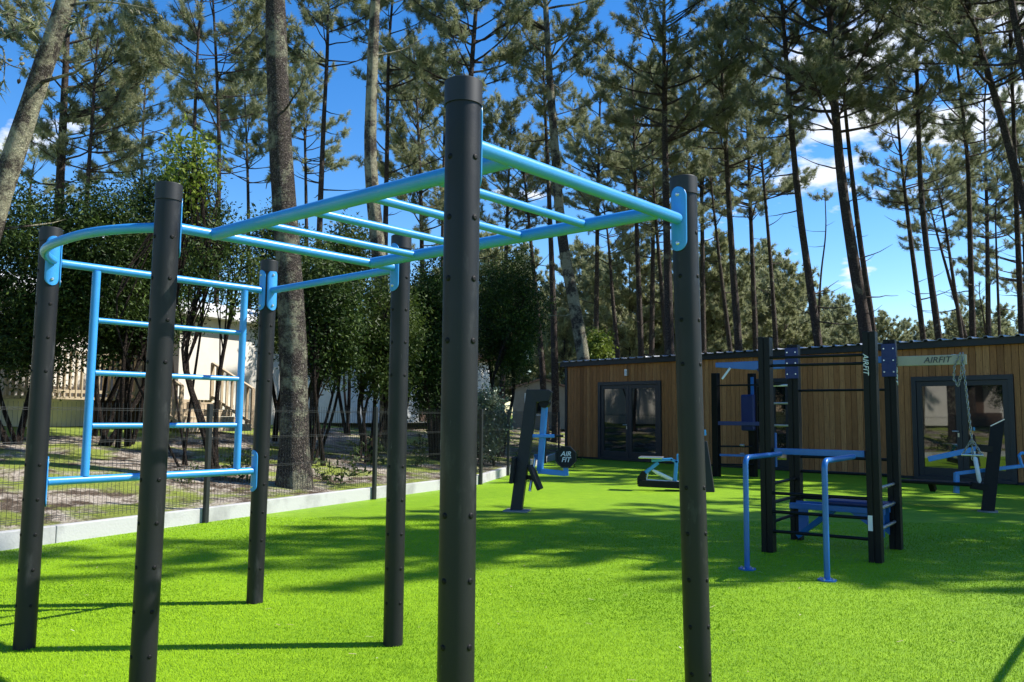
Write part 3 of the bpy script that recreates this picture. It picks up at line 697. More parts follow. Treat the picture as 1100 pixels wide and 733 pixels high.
# ------------------------------------------------------------------ second rack against the hut
S1 = gp(770, 512) + Vector((0, 0, 0)); sA = HD.copy(); sB = HF.copy()
rk2 = thing("leg_raise_station", "black leg raise station with a blue back pad and wall rungs, close to the hut", "leg raise station", tuple(S1))
def p2(s, z, o=0.0): return S1 + sA*s + sB*o + UP*z
H2 = 2.30
wid = [0.0, 0.52, 1.65]
for i, (s, o) in enumerate(((0.0, 0.0), (0.55, -.6), (1.72, -.3))):
    MB().box(p2(s, H2/2, o), .15, .13, H2, sA, sB).build("post", M["machine"], rk2, bevel=.006)
MB().box(p2(.60, 1.42, -.35), .34, .09, .80, sA, sB).build("back_pad", M["bluepad"], rk2, bevel=.04, seg=4)
MB().bar(p2(.05, 1.18, .02), p2(1.0, 1.18, -.42), .05, .09).build("arm_rest", M["bluepad"], rk2, bevel=.006)
MB().box(p2(.62, 1.96, -.50), .07, .03, .5, sA, sB).build("pad_bracket", M["blue_shaded"], rk2, bevel=.004)
for z in (2.02,): MB().tube([p2(0, z, .02), p2(1.72, z, -.28)], .02, 10).build("pull_up_bar", M["machine"], rk2)
for z in (2.0, 1.62, 1.15): MB().tube([p2(1.0, z, -.28), p2(1.72, z, -.22)], .022, 10).build("wall_rung", M["steel"] if z != 2.0 else M["white"], rk2)  # top rung coloured white to stand for sunlight on it
for z in (0.62, 0.42, 0.22): MB().tube([p2(.05, z + .05, .0), p2(.60, z + .05, -.5)], .02, 10).build("wall_rung", M["machine"], rk2)
for z in (0.66, 0.47): q = p2(.42, z + .04, -.3); MB().tube([q, q + sA*.10], .025, 10).build("rung_end", M["steel"], rk2)
MB().bar(p2(.1, .48, .02), p2(.9, .48, -.3), .05, .05).build("foot_rest", M["blue_shaded"], rk2, bevel=.004)

# ------------------------------------------------------------------ seated press machine on the left (leaning column, swing arm)
def column(P, foot, topp, w_, d_, parent, mt, cut=0.0, side=None):
    """leaning column from foot to top, w_ wide along side"""
    sd = (side or Vector((1, 0, 0))); fw = UP.cross(sd).normalized()
    pts = [foot - sd*w_/2, foot + sd*w_/2, topp + sd*w_*.42 + UP*cut, topp - sd*w_*.42]
    return MB().prism([p - fw*d_/2 for p in pts], fw*d_).build("column", mt, parent, bevel=.006)
E1 = gp(555.5, 549.5)
pr = thing("pull_machine", "pull machine with a leaning dark grey column, blue swing arm and lettered seat board", "exercise machine", tuple(E1))
s1 = Vector((0.97, -0.22, 0)).normalized(); f1 = Vector((0.22, 0.97, 0)).normalized()
Y1 = E1.y
MB().box(E1 + UP*.012, .34, .30, .024, s1, f1).build("base_plate", M["plate"], pr, bevel=.004)
topc = at(571.5, 421, Y1)
m_ = MB(); w0 = .17
pa = [E1 - s1*.09 + UP*.02, E1 + s1*.07 + UP*.02, topc + s1*.075 - UP*.15, topc + s1*.25 - UP*.13, topc + s1*.29 + UP*.0, topc + s1*.24 + UP*.03, topc - s1*.07 + UP*.03]
m_.prism([p - f1*.055 for p in pa], f1*.11); m_.build("column", M["machinegrey"], pr, bevel=.008)
piv = at(585.5, 433, Y1 + .02)
MB().tube([piv - f1*.09, piv + f1*.09], .07, 16).build("pivot", M["machine"], pr)
sw = MB(); e1 = at(580, 506, Y1 + .05); e2 = at(608, 509, Y1 + .0)
sw.bar(piv, e1, .075, .075); sw.bar(e1 + s1*-.03, e2, .07, .07); sw.bar(e2 - UP*.03, at(607.5, 499, Y1), .06, .07)
sw = sw.build("swing_arm", M["blue"], pr, bevel=.006)
hb = at(583.5, 468.5, Y1); MB().bar(hb - s1*.15 - f1*.05, hb + s1*.15 + f1*.05, .04, .05).build("cross_handle", M["blue"], sw, bevel=.01)
for sg in (-1, 1): q = hb + (s1*.15 + f1*.05)*sg; MB().tube([q, q + (s1*.12 + f1*.04)*sg], .018, 10).build("grip", M["rubber"], sw)
sc_ = at(608, 491, Y1 - .02); oc = []
for k in range(8):
    t = PI/8 + k*PI/4; oc.append(sc_ + s1*(.135*math.cos(t)*1.1) + UP*(.15*math.sin(t)))
seat = MB().prism([p - f1*.02 for p in oc], f1*.04).build("seat_board", M["rubber"], pr, bevel=.004)
rim = MB()
for k in range(8): rim.bar(oc[k] - f1*.012, oc[(k + 1) % 8] - f1*.012, .016, .05, f1)
rim.build("seat_rim", M["machinegrey"], seat)
lettering("AIR\nFIT", sc_ - f1*.0225, s1, UP, .066, M["letter_white"], seat, spacing=1.0, offset=.012)
for (px, py, w_, tilt_) in ((552, 505, .16, .1), (575, 513, .16, -.45)):
    c = at(px, py, Y1 - .03); u_ = (UP + s1*tilt_).normalized(); sd = u_.cross(f1).normalized()
    MB().box(c, .05, .26, .36, sd, f1, u_).build("foot_pad", M["rubber"], pr, bevel=.012)
q = at(566, 513, Y1); MB().bar(q - s1*.1, q + s1*.12, .06, .06).build("pad_arm", M["machine"], pr, bevel=.004)
MB().tube([at(575, 490, Y1 + .1), at(569, 528, Y1)], .022, 12).build("shock_absorber", M["steel"], pr)
MB().tube([at(576, 488, Y1 + .1), at(576, 494, Y1 + .1)], .035, 12).build("shock_mount", M["blue_shaded"], pr)

# ------------------------------------------------------------------ low press machine behind the right-hand frame post
E2 = gp(735, 527); Y2 = E2.y
lm = thing("low_press_machine", "low seated machine with a steel seat and blue folding arms on a black beam", "exercise machine", tuple(E2))
s2 = Vector((0.96, -0.28, 0)).normalized(); f2 = Vector((0.28, 0.96, 0)).normalized()
def e2(x, y, o=0.0): return at(x, y, Y2 + o)
beam = MB().bar(e2(685.5, 519), e2(765, 523), .16, .12).build("base_beam", M["machine"], lm, bevel=.008)
MB().box(e2(724, 529) - UP*0.02, .34, .22, .12, s2, f2).build("foot_block", M["machine"], lm, bevel=.008)
p_ = [e2(685, 520), e2(693.5, 520), e2(694, 508), e2(690, 506), e2(685, 513)]
MB().prism([p - f2*.07 for p in p_], f2*.14).build("front_horn", M["machine"], lm, bevel=.006)
fm = MB(); fm.bar(e2(693, 508), e2(707, 497), .07, .06); fm.bar(e2(700, 495), e2(722, 493.5), .07, .05); fm.bar(e2(720, 493.5), e2(727.5, 496.5), .07, .05); fm.bar(e2(726.5, 494.5), e2(725, 517), .07, .06)
fm.bar(e2(728.5, 488), e2(728, 497), .06, .05)
fm.build("folding_arm", M["blue"], lm, bevel=.006)
MB().box(e2(699.5, 491.5), .42, .34, .03, s2, f2, UP).build("seat", M["steel"], lm, bevel=.01)
MB().tube([e2(701, 505), e2(705, 507.5), e2(722, 515.5)], [.018, .035, .035], 12).build("shock_absorber", M["white"], lm)
MB().bar(e2(694, 515.3), e2(729, 517.5), .03, .02).build("link_bar", M["white"], lm, bevel=.002)
MB().bar(e2(694.5, 515), e2(696, 508), .03, .02).build("link_bar", M["white"], lm, bevel=.002)
cf = gp(766, 528.5); ct = at(756, 474, cf.y + .1)
MB().prism([p - f2*.09 for p in (cf - s2*.28, cf + s2*.03, ct + s2*.06, ct - s2*.06)], f2*.18).build("column", M["machinegrey"], lm, bevel=.008)
MB().bar(at(757, 468, cf.y), at(756.5, 462, cf.y), .05, .05).build("grip", M["blue"], lm, bevel=.004)

# ------------------------------------------------------------------ lever machine on the right
E4 = gp(1061, 550); Y4 = E4.y
lv = thing("lever_machine", "lever machine with a slanted black column, blue levers and a black lying board", "exercise machine", tuple(E4))
s4 = Vector((0.88, -0.47, 0)).normalized(); f4 = Vector((0.47, 0.88, 0)).normalized()
def e4(x, y, o=0.0): return at(x, y, Y4 + o)
MB().tube([E4, E4 + UP*.02], .15, 6).build("base_plate", M["plate"], lv, bevel=.003)
t4 = e4(1071, 455)
MB().prism([p - f4*.07 for p in (E4 - s4*.085 + UP*.015, E4 + s4*.085 + UP*.015, t4 + s4*.095 + UP*.055, t4 - s4*.085 - UP*.045)], f4*.14).build("column", M["machine"], lv, bevel=.004)
q = t4 + f4*-.072
MB().bar(t4 - s4*.085 - UP*.04, t4 + s4*.095 + UP*.06, .145, .012).build("column_cap", M["steel"], lv, bevel=.002)
MB().bar(e4(997, 493.5, .35), e4(1053, 481.5, .05), .075, .075).build("lever", M["blue"], lv, bevel=.006)
MB().bar(e4(1050, 481), e4(1066, 483), .10, .10).build("lever_pivot", M["machine"], lv, bevel=.006)
l2 = MB(); l2.bar(e4(1026, 509, .25), e4(1100, 500.5), .05, .05); l2.bar(e4(1027.5, 508, .25), e4(1027.5, 530, .25), .07, .06); l2.build("lower_lever", M["blue"], lv, bevel=.006)
hd = [e4(1098, 502), e4(1096, 494), e4(1094.5, 489.5), e4(1097, 487), e4(1106, 487), e4(1109, 490), e4(1112, 503)]
MB().tube(hd, .022, 12).build("handle", M["blue"], lv)
MB().tube([e4(1047, 485, .02), e4(1047.3, 491, .02), e4(1047.5, 492, .02), e4(1052, 516, .02), e4(1052.2, 519, .02)], [.012, .012, .03, .03, .014], 12).build("shock_absorber", M["white"], lv)
MB().bar(e4(972, 516.5, 1.1), e4(1050, 520.5, .1), .42, .05).build("lying_board", M["machine"], lv, bevel=.015)
MB().bar(e4(1042, 521, .1), e4(1062, 524), .12, .10).build("board_mount", M["machine"], lv, bevel=.006)
MB().bar(e4(1000, 518, .7), e4(1003, 527, .75), .08, .08).build("board_leg", M["machine"], lv, bevel=.006)

# ------------------------------------------------------------------ stretching rail standing just right of the view
st = thing("stretching_rail", "low blue rail of two bars standing just outside the view, shading the turf corner", "rail", (4.3, 4.8, 0))
A0, B0 = Vector((3.0, 3.2, 0)), Vector((5.6, 6.45, 0))
for q in (A0, B0): MB().tube([q, q + UP*1.72], .05, 20).build("post", M["post"], st)
for z in (1.60, 1.42): MB().tube([A0 + UP*z, B0 + UP*z], .02, 12).build("bar", M["blue"], st)

# ------------------------------------------------------------------ pines
def frames(pts):
    pts = np.asarray(pts, float); m = len(pts)
    t = np.zeros_like(pts); t[1:-1] = pts[2:] - pts[:-2]; t[0] = pts[1] - pts[0]; t[-1] = pts[-1] - pts[-2]
    t /= np.linalg.norm(t, axis=1)[:, None] + 1e-9
    ref = np.cross(t[0], [0.3, 0.9, 0.1]); ref /= np.linalg.norm(ref); A = []
    for i in range(m):
        ref = ref - t[i]*ref.dot(t[i]); ref /= np.linalg.norm(ref); A.append(ref)
    A = np.array(A); return pts, A, np.cross(t, A)
class Acc:
    def __init__(s): s.V = []; s.Q = []; s.T = []; s.n = 0
    def tube(s, pts, rad, n, rg=None, rough=0.0):
        pts, A, B = frames(pts); m = len(pts); rad = np.asarray(rad, float)
        th = np.arange(n)*2*PI/n
        rr = rad[:, None]*np.ones((1, n))
        if rough and rg is not None: rr = rr*(1 + rg.uniform(-rough, rough, rr.shape))
        P = pts[:, None, :] + rr[..., None]*(np.cos(th)[None, :, None]*A[:, None, :] + np.sin(th)[None, :, None]*B[:, None, :])
        i = np.arange(m - 1)[:, None]; k = np.arange(n)[None, :]; k2 = (k + 1) % n
        s.Q.append((np.stack([i*n + k, i*n + k2, (i + 1)*n + k2, (i + 1)*n + k], -1) + s.n).reshape(-1, 4)); s.V.append(P.reshape(-1, 3)); s.n += m*n
    def tris(s, P):          # P: k x 3 x 3
        k = len(P); s.V.append(P.reshape(-1, 3)); s.T.append(np.arange(k*3).reshape(k, 3) + s.n); s.n += k*3
    def quads(s, P):
        k = len(P); s.V.append(P.reshape(-1, 3)); s.Q.append(np.arange(k*4).reshape(k, 4) + s.n); s.n += k*4
    def build(s, name, mt, parent, smooth=False):
        pol = []
        if s.Q: pol.append(np.concatenate(s.Q))
        if s.T: pol.append(np.concatenate(s.T))
        return np_mesh(name, np.concatenate(s.V), pol, mt, parent, smooth)
def unit(v): return v/(np.linalg.norm(v, axis=-1, keepdims=True) + 1e-9)
def needles(rg, O, Ax, n, ln, wd):
    """n needles round each shoot; O origins, Ax shoot axes"""
    O = np.repeat(O, n, 0); Ax = np.repeat(Ax, n, 0); k = len(O)
    p = unit(np.cross(Ax, rg.normal(size=(k, 3))))
    th = rg.uniform(0.25, 1.35, k)[:, None]; along = rg.uniform(-0.16, 0.10, k)[:, None]
    d = Ax*np.cos(th) + p*np.sin(th); L = ln*rg.uniform(.65, 1.15, k)[:, None]
    b0 = O + Ax*along; sd = unit(np.cross(d, rg.normal(size=(k, 3))))*wd/2
    tip = b0 + d*L; tip[:, 2] -= 0.012
    return np.stack([b0 - sd, b0 + sd, tip], 1)
def smooth_path(P, n):
    P = np.asarray(P, float); L = np.concatenate([[0], np.cumsum(np.linalg.norm(P[1:] - P[:-1], axis=1))]); u = np.linspace(0, L[-1], n)
    Q = np.stack([np.interp(u, L, P[:, i]) for i in range(3)], 1)
    for _ in range(3): Q[1:-1] = (Q[:-2] + 2*Q[1:-1] + Q[2:])/4
    return Q
def grow_pine(root, rg, P, r0, z0, spread, step=0.62, per=(3, 5), mt="needle", nn=42, ln=0.21, wd=0.0195, barkm="bark", snags=6, twig_n=3.6, tuft_gap=0.22, low=0.55, sides=10, extra=()):
    P = smooth_path(P, 26); top = P[-1, 2]; base = P[0, 2]
    fr = np.clip((P[:, 2] - base)/(top - base), 0, 1)
    rad = r0*(1 - 0.80*fr**1.15); rad[0] *= 1.35; rad[1] *= 1.08
    W = Acc(); W.tube(P, rad, sides, rg, 0.05)
    F_ = Acc(); O = []; X = []
    def on(z): return np.array([np.interp(z, P[:, 2], P[:, i]) for i in range(3)]), np.interp(z, P[:, 2], rad)
    def limb(z, az, L, el, leafy=True):
        o, rt = on(z); hd = np.array([math.cos(az), math.sin(az), 0]); m = 7; u = np.linspace(0, 1, m)
        sag = rg.uniform(.12, .34)*L
        b_ = o + hd*(u[:, None]*L*math.cos(el)) + np.array([0, 0, 1])*((u*L*math.sin(el)) + sag*(u**2 - .55*u))[:, None]
        b_[1:] += np.cumsum(rg.normal(0, .045*L/m*1.6, (m - 1, 3)), 0)
        rb = max(.012, min(.5*rt, .016*L + .008)); W.tube(b_, rb*(1 - .82*u), 5)
        if not leafy: return b_
        k = max(3, int(L*twig_n)); 
        for j in range(k):
            t = 1 - (1 - low)*((j + rg.uniform(0, .8))/k)*1.25; t = min(1, max(.3, t)); i = min(m - 2, int(t*(m - 1))); f = t*(m - 1) - i
            q = b_[i]*(1 - f) + b_[i + 1]*f; dr = unit(b_[i + 1] - b_[i]); sd = np.cross(dr, [0, 0, 1]); sd = sd/(np.linalg.norm(sd) + 1e-6)
            v = unit(dr*rg.uniform(.4, 1) + sd*rg.choice([-1, 1])*rg.uniform(.3, 1.0) + np.array([0, 0, rg.uniform(-.1, .75)]))
            tl = rg.uniform(.3, .85)*min(1.15, .3 + .22*L); e_ = q + v*tl; v2 = unit(v + np.array([0, 0, .5]))
            mid = q + v*tl*.55; W.tube([q, mid, e_], [rb*.32, rb*.24, .006], 3)
            g_ = max(1, int(tl/tuft_gap) + 1)
            for c in range(g_):
                w_ = 1 - c*.62/g_; pt = q + (e_ - q)*w_ + rg.normal(0, .03, 3); O.append(pt); X.append(unit(v2 + rg.normal(0, .3, 3)))
                if c > 0: O.append(pt + rg.normal(0, .10, 3)); X.append(unit(v2 + rg.normal(0, .7, 3)))
        return b_
    z = z0; span = top - z0
    while z < top - .15:
        u = (z - z0)/span; shape = (.62 + .55*math.sin(min(1, u*1.5)*PI/2))*max(.10, 1 - u**2.4)*1.0
        for _ in range(rg.integers(per[0], per[1] + 1)):
            limb(z + rg.uniform(-.15, .15), rg.uniform(0, 2*PI), max(.4, spread*shape*rg.uniform(.55, 1.12)), R(rg.uniform(4, 24) + 38*u))
        z += step*rg.uniform(.75, 1.3)
    O.append(P[-1]); X.append(np.array([0, 0, 1.]))
    for _ in range(snags):
        zs = rg.uniform(base + .35*(z0 - base), z0 + .4); limb(zs, rg.uniform(0, 2*PI), rg.uniform(.3, 1.7), R(rg.uniform(-15, 25)), False)
    for path in extra:                       # low bare twigs carrying cones
        q = smooth_path([tuple(at(x, y, 11.4)) for x, y in path], 12); W.tube(q, np.linspace(.022, .006, 12), 5)
        for c in q[3:]:
            if rg.uniform() < .55:
                v = unit(rg.normal(size=3)); e_ = c + v*rg.uniform(.05, .16); W.tube([c, e_], [.005, .004], 3)
                W.tube([e_, e_ + v*.02, e_ + v*.05, e_ + v*.075], [.008, .026, .022, .004], 6)
                if rg.uniform() < .3: O.append(e_); X.append(v)
    F_.tris(needles(rg, np.array(O), np.array(X), nn, ln, wd))
    W.build("trunk", M[barkm], root, True); F_.build("crown", M[mt], root)
    return len(O)

def pine(label, px, Y, w, top, z0px, spread, group="tall pines behind the yard", seed=1, ground=None, **kw):
    """px: photo points up the trunk, w: trunk width in photo pixels, top: height, z0px: photo row where the crown begins"""
    rg = np.random.default_rng(seed*7 + 3)
    pts = [at(x, y, Y) for x, y in px]
    lo = pts[0]; g = level(lo.x, lo.y) if ground is None else ground
    if lo.z > g + .3:
        d = (pts[1] - pts[0]); k = (lo.z - g)/max(d.z, .1)
        pts = [Vector((lo.x - d.x*k*.55, lo.y, g - .1))] + pts
    else: pts[0].z = g - .1
    hi = pts[-1]; d = pts[-1] - pts[-2]
    if hi.z < top:
        k = (top - hi.z)/max(d.z, .1); pts.append(Vector((hi.x + d.x*k*.7 + rg.normal(0, .1), hi.y + rg.normal(0, .2), top)))
    z0 = at(px[-1][0], z0px, Y).z
    root = thing("pine_tree", label, "pine tree", (pts[0].x, pts[0].y, g), group)
    grow_pine(root, rg, [tuple(p) for p in pts], w*Y/F/2, z0, spread, **kw)
    return root
k_ = 0
PINES = [
 # label, trunk pixels, depth, width px, top z, crown row, spread
 ("thick lichen covered pine trunk leaning strongly beside the dark evergreens at the far left", [(-62, 430), (4, 195), (38, 95), (73, 0)], 12, 27, 17, -160, 3.2, dict(barkm="bark_lichen_sunlit", snags=5, sides=20, extra=[[(76, 6), (95, 1), (125, 3), (168, 11)], [(80, 5), (84, 18), (82, 26), (88, 36)], [(-30, -20), (-8, 8), (14, 16), (24, 24), (38, 27)], [(-20, 0), (2, 12), (10, 22), (22, 40)], [(-20, 40), (0, 42), (8, 36), (20, 33)], [(-25, 60), (0, 62), (12, 72), (24, 74)], [(-20, 70), (2, 44), (6, 62), (4, 86)]])),
 ("stoutest pine, its broad furrowed trunk rising right behind the fence and the ladder", [(316, 525), (317, 400), (311, 280), (301, 180), (299, 95), (295, 0)], 12.6, 31, 18, -190, 3.2, dict(barkm="bark_furrowed", snags=3, sides=24)),
 ("pale lichen spotted pine with a straight thick trunk seen through the monkey bars", [(409, 285), (396, 185), (399, 95), (403, 0)], 20, 18.5, 20, -20, 3.0, dict(barkm="bark_lichen_sunlit", snags=4, sides=18)),
 ("slim pine with many bare downcurved limbs under a round crown, right of the stoutest trunk", [(344, 225), (348, 120), (352, 60)], 27, 9, 17.2, 70, 3.3, dict(snags=16)),
 ("slim pine close behind the pale lichen spotted trunk, leafy only near its top", [(414, 250), (416, 150), (417, 50)], 29, 8, 18.5, 95, 3.0, dict(snags=12)),
 ("brown pine trunk rising directly behind the cap of the nearest frame post", [(500, 180), (506, 80), (512, 0)], 28, 11, 20, 120, 3.6, {}),
 ("tall curving pine with a pale trunk above the left end of the hut", [(628, 388), (616, 320), (603, 262), (597, 170), (590, 80), (586, 0)], 29, 16, 20, 95, 3.4, dict(barkm="bark_lichen_sunlit", snags=10)),
 ("thin dark pine to the left of the curving pale trunk, slightly bent", [(582, 385), (574, 300), (567, 225), (560, 160)], 34, 8, 12, 235, 2.4, {}),
 ("straight dark pine trunk almost touching the left side of the curving pale trunk", [(596, 385), (593, 290), (589, 190), (584, 90)], 33, 9, 16.5, 150, 2.9, {}),
 ("slender pine right behind the hut roof near its left end, crown below the monkey bars", [(664, 384), (658, 320), (653, 250)], 36, 7, 10.8, 285, 2.3, dict(mt="needle")),
 ("slim upright pine between the curving pale trunk and the right-hand frame post", [(689, 384), (685, 280), (682, 180), (680, 110)], 34, 8, 15.8, 200, 2.9, {}),
 ("tallest straight pine just left of the right-hand frame post, with a full crown", [(720, 384), (716, 250), (714, 120), (713, 0)], 30, 11, 20, 170, 3.8, dict(mt="needle_backlit")),
 ("leaning slender pine partly hidden by the right-hand frame post", [(717, 384), (709, 290), (701, 190)], 36, 7, 14, 240, 2.6, {}),
 ("pine with a clear straight trunk immediately right of the right-hand frame post", [(794, 380), (786, 270), (781, 180), (776, 95)], 31, 10, 16.4, 180, 3.4, {}),
 ("thin pine slanting beside the clear straight trunk right of the frame post", [(785, 380), (774, 290), (764, 200)], 37, 6.5, 13.2, 240, 2.5, {}),
 ("short thin pine with tiered limbs over the middle of the hut", [(834, 376), (827, 270), (819, 180), (815, 130)], 35, 6.5, 15.3, 215, 2.7, {}),
 ("tall pine whose long trunk curves above the blue back pad's rack", [(880, 374), (866, 280), (856, 205), (847, 100), (840, 0)], 28, 10, 20, 120, 3.6, dict(mt="needle_backlit", snags=12)),
 ("thin crooked bare pine snaking up between the two tallest trunks over the hut", [(879, 345), (882, 290), (888, 250), (886, 205)], 40, 4, 11.2, 215, 1.3, dict(per=(2, 3))),
 ("heavy dark pine rising exactly above the training rack's front posts", [(931, 360), (917, 280), (904, 200), (896, 110), (892, 40)], 26, 15, 20, 140, 4.4, dict(mt="needle_backlit", snags=10)),
 ("narrow dark pine hugging the right side of the heavy trunk above the rack", [(938, 350), (925, 270), (914, 180), (906, 100)], 29, 8, 17, 110, 3.2, dict(mt="needle_backlit")),
 ("leaning pine with one long bare limb to the left, right of the sky gap", [(993, 370), (981, 280), (970, 190), (965, 140)], 30, 7.5, 14.2, 220, 3.0, dict(mt="needle_backlit", snags=10)),
 ("tall wide crowned dark pine left of the one over the right hut door", [(1010, 370), (998, 290), (988, 200), (986, 110), (984, 50)], 27, 8.5, 18, 120, 4.0, dict(mt="needle_backlit")),
 ("thin pale trunked pine leaning behind the right hut door's roof edge", [(1039, 368), (1020, 300), (1002, 235)], 38, 6, 12.2, 265, 2.3, {}),
 ("thin pine standing between the leaning trunks above the right hut door", [(1034, 368), (1024, 300), (1013, 225)], 36, 6, 13.2, 250, 2.6, {}),
 ("straight brown pine with a clean trunk above the right hut door", [(1045, 368), (1042, 250), (1040, 170), (1031, 90)], 28, 8, 16, 170, 3.4, dict(mt="needle_backlit")),
 ("thin upright pine farther back, right of the clean brown trunk", [(1074, 366), (1071, 290), (1069, 225)], 38, 4.5, 12.8, 270, 2.2, {}),
 ("large pine leaning to the left above the lever machine, with a pale lit edge", [(1128, 330), (1110, 250), (1094, 200), (1078, 130), (1058, 70), (1040, 10)], 22, 13, 17.5, 90, 4.0, dict(mt="needle_backlit", snags=8)),
 ("dark pine at the far right, thick trunk leaning out of the picture's top", [(1150, 330), (1122, 160), (1100, 70), (1085, 0)], 20, 14, 18, 60, 3.8, dict(mt="needle_backlit", snags=8)),
 ("slim dark pine between the two leaning trunks at the far right", [(1098, 366), (1093, 250), (1089, 130), (1085, 40)], 27, 8, 17.5, 110, 3.6, dict(mt="needle_backlit")),
 ("short thin pine low over the roof near the far right", [(1060, 366), (1055, 330), (1050, 310)], 42, 4, 8.2, 330, 1.8, {}),
 ("slim pine with sparse fine foliage standing behind the dark evergreens, left", [(94, 200), (99, 130), (102, 80)], 26, 8, 13.6, 185, 3.1, dict(mt="needle", snags=6, per=(4, 6))),
 ("pine with a smooth brown trunk over the second frame post, heavy with dark tufts", [(206, 260), (209, 130), (213, 33)], 24, 7, 15.2, 105, 3.3, {}),
 ("slim pine just left of the stoutest trunk, with fine yellowish foliage", [(233, 300), (236, 160), (231, 35)], 25, 7, 16, 135, 3.3, dict(mt="needle")),
 ("pale bushy pine peeping over the dark evergreens beside the leaning lichen trunk", [(30, 250), (32, 215), (33, 190)], 33, 7, 11.5, 225, 2.6, dict(mt="needle_sunlit")),
 ("grey green pine filling the gap behind the nearest frame post", [(540, 380), (543, 290), (546, 200)], 35, 7, 14.5, 250, 2.8, dict(mt="needle")),
 ("slim pine behind the monkey bars, between the pale trunk and the nearest post", [(455, 380), (452, 200), (447, 90)], 36, 7, 18, 265, 3.4, {}),
 ("slim pine in the gap just left of the nearest post, farther back", [(474, 380), (476, 200), (479, 60)], 40, 6, 19, 225, 3.4, dict(mt="needle_sunlit")),
 ("distant pine showing between the stoutest trunk and the slim pine with downcurved limbs", [(330, 300), (328, 160), (324, 60)], 42, 6, 19.5, 185, 3.4, dict(mt="needle_sunlit")),
 ("distant pine between the leaning lichen trunk and the smooth brown trunk", [(150, 300), (153, 150), (158, 60)], 40, 6, 18, 205, 3.3, dict(mt="needle_sunlit")),
 ("distant pine left of the stoutest trunk, over the evergreens by the mobile home", [(268, 300), (266, 180), (262, 80)], 41, 6, 18.5, 195, 3.3, {}),
 ("tall distant pine right of the curving pale trunk, foliage from roof to sky", [(640, 384), (642, 220), (645, 90)], 42, 7, 20, 245, 3.8, dict(mt="needle_sunlit")),
 ("distant pine close to the left edge of the right-hand frame post", [(700, 384), (702, 220), (698, 80)], 44, 7, 20.5, 275, 3.8, {}),
 ("distant pine filling the sky right of the right-hand frame post", [(756, 384), (754, 220), (750, 60)], 43, 7, 20.5, 225, 4.0, dict(mt="needle_sunlit")),
 ("distant pine between the short tiered pine and the curving trunk over the back pad", [(812, 376), (806, 220), (800, 60)], 44, 7, 20.5, 235, 4.0, {}),
 ("distant pine filling the sky above the right hut door", [(1062, 366), (1060, 220), (1056, 90)], 42, 7, 19, 255, 3.8, {}),
 ("distant pine at the far right below the leaning trunks", [(1104, 366), (1100, 250), (1094, 150)], 44, 7, 17, 315, 3.8, dict(mt="needle_sunlit")),
 ("bushy pine crown above the roof between the leaning slender trunks near the post", [(745, 384), (742, 300), (738, 210)], 38, 6, 14, 250, 3.0, {}),
]
for i, (lab, px, Y, w_, top, zr, sp, kw) in enumerate(PINES): pine(lab, px, Y, w_, top, zr, sp, seed=i + 11, **kw)

# pines standing right of the yard: out of the picture, they cast the shade on the gym machines
rg = np.random.default_rng(77); shade = []
for j, (x, y, h, sp) in enumerate(SHADE):
    if j < 3:
        root = thing("pine_tree", "shade pine at the right edge of the yard", "pine tree", (x, y, 0), "pines right of the yard")
        lean = rg.normal(0, .4, 2)
        grow_pine(root, rg, [(x, y, -.1), (x + lean[0]*.4, y + lean[1]*.4, h*.5), (x + lean[0], y + lean[1], h)], .19, h*.42, sp, nn=30, step=.7, wd=.03)
        shade.append(root)
    else:
        src = shade[j % 3]; r = src.copy(); COL.objects.link(r); r.location = (x, y, 0); r.rotation_euler.z = rg.uniform(0, 6.28)
        s = h/15.0; r.scale = (s*sp/3.6, s*sp/3.6, s)
        for ch in src.children: c = ch.copy(); COL.objects.link(c); c.parent = r

# young pines in a dense row far behind the hut
young = []
YL = "young pine with dense needles tinted as sunlit in the thicket far behind the hut roof"
rg = np.random.default_rng(5)
def copy_thing(src, loc, rz, s, label=None, group=None):
    r = src.copy(); COL.objects.link(r); r.location = loc; r.rotation_euler.z = rz; r.scale = (s, s, s)
    if label: r["label"] = label
    if group: r["group"] = group
    for ch in src.children: c = ch.copy(); COL.objects.link(c); c.parent = r
    return r
spots = []
for px, row in ((560, 270), (592, 300), (622, 262), (650, 285), (676, 258), (702, 290), (728, 262), (752, 285), (775, 255), (798, 290), (820, 262), (842, 285), (862, 300), (884, 322), (905, 318), (928, 335), (950, 340), (972, 345),
                (1000, 346), (1028, 335), (1050, 328), (1075, 330), (1100, 335), (606, 335), (664, 330), (714, 335), (765, 332), (808, 330), (850, 340), (912, 345), (985, 352), (1060, 345), (540, 330), (500, 300), (470, 290), (525, 255), (440, 310)):
    Y = float(rg.uniform(46, 64)); spots.append((px, row, Y))
for j, (px, row, Y) in enumerate(spots):
    p = at(px, row, Y); h = p.z - level(p.x, p.y)
    if j < 4:
        root = thing("young_pine", YL, "young pine", (p.x, p.y, level(p.x, p.y)), "young pines in the thicket behind the hut")
        z = root.location.z
        grow_pine(root, rg, [(p.x, p.y, z - .1), (p.x + .1, p.y, z + h*.5), (p.x, p.y, z + h)], .09, z + h*.16, h*.30, step=.5, per=(4, 6), mt="needle_sunlit", nn=30, ln=.30, wd=.06, snags=0, low=.2, twig_n=3.6, tuft_gap=.3, sides=6)
        young.append((root, h))
    else:
        src, h0 = young[j % 4]; copy_thing(src, (p.x, p.y, level(p.x, p.y)), float(rg.uniform(0, 6.28)), h/h0)

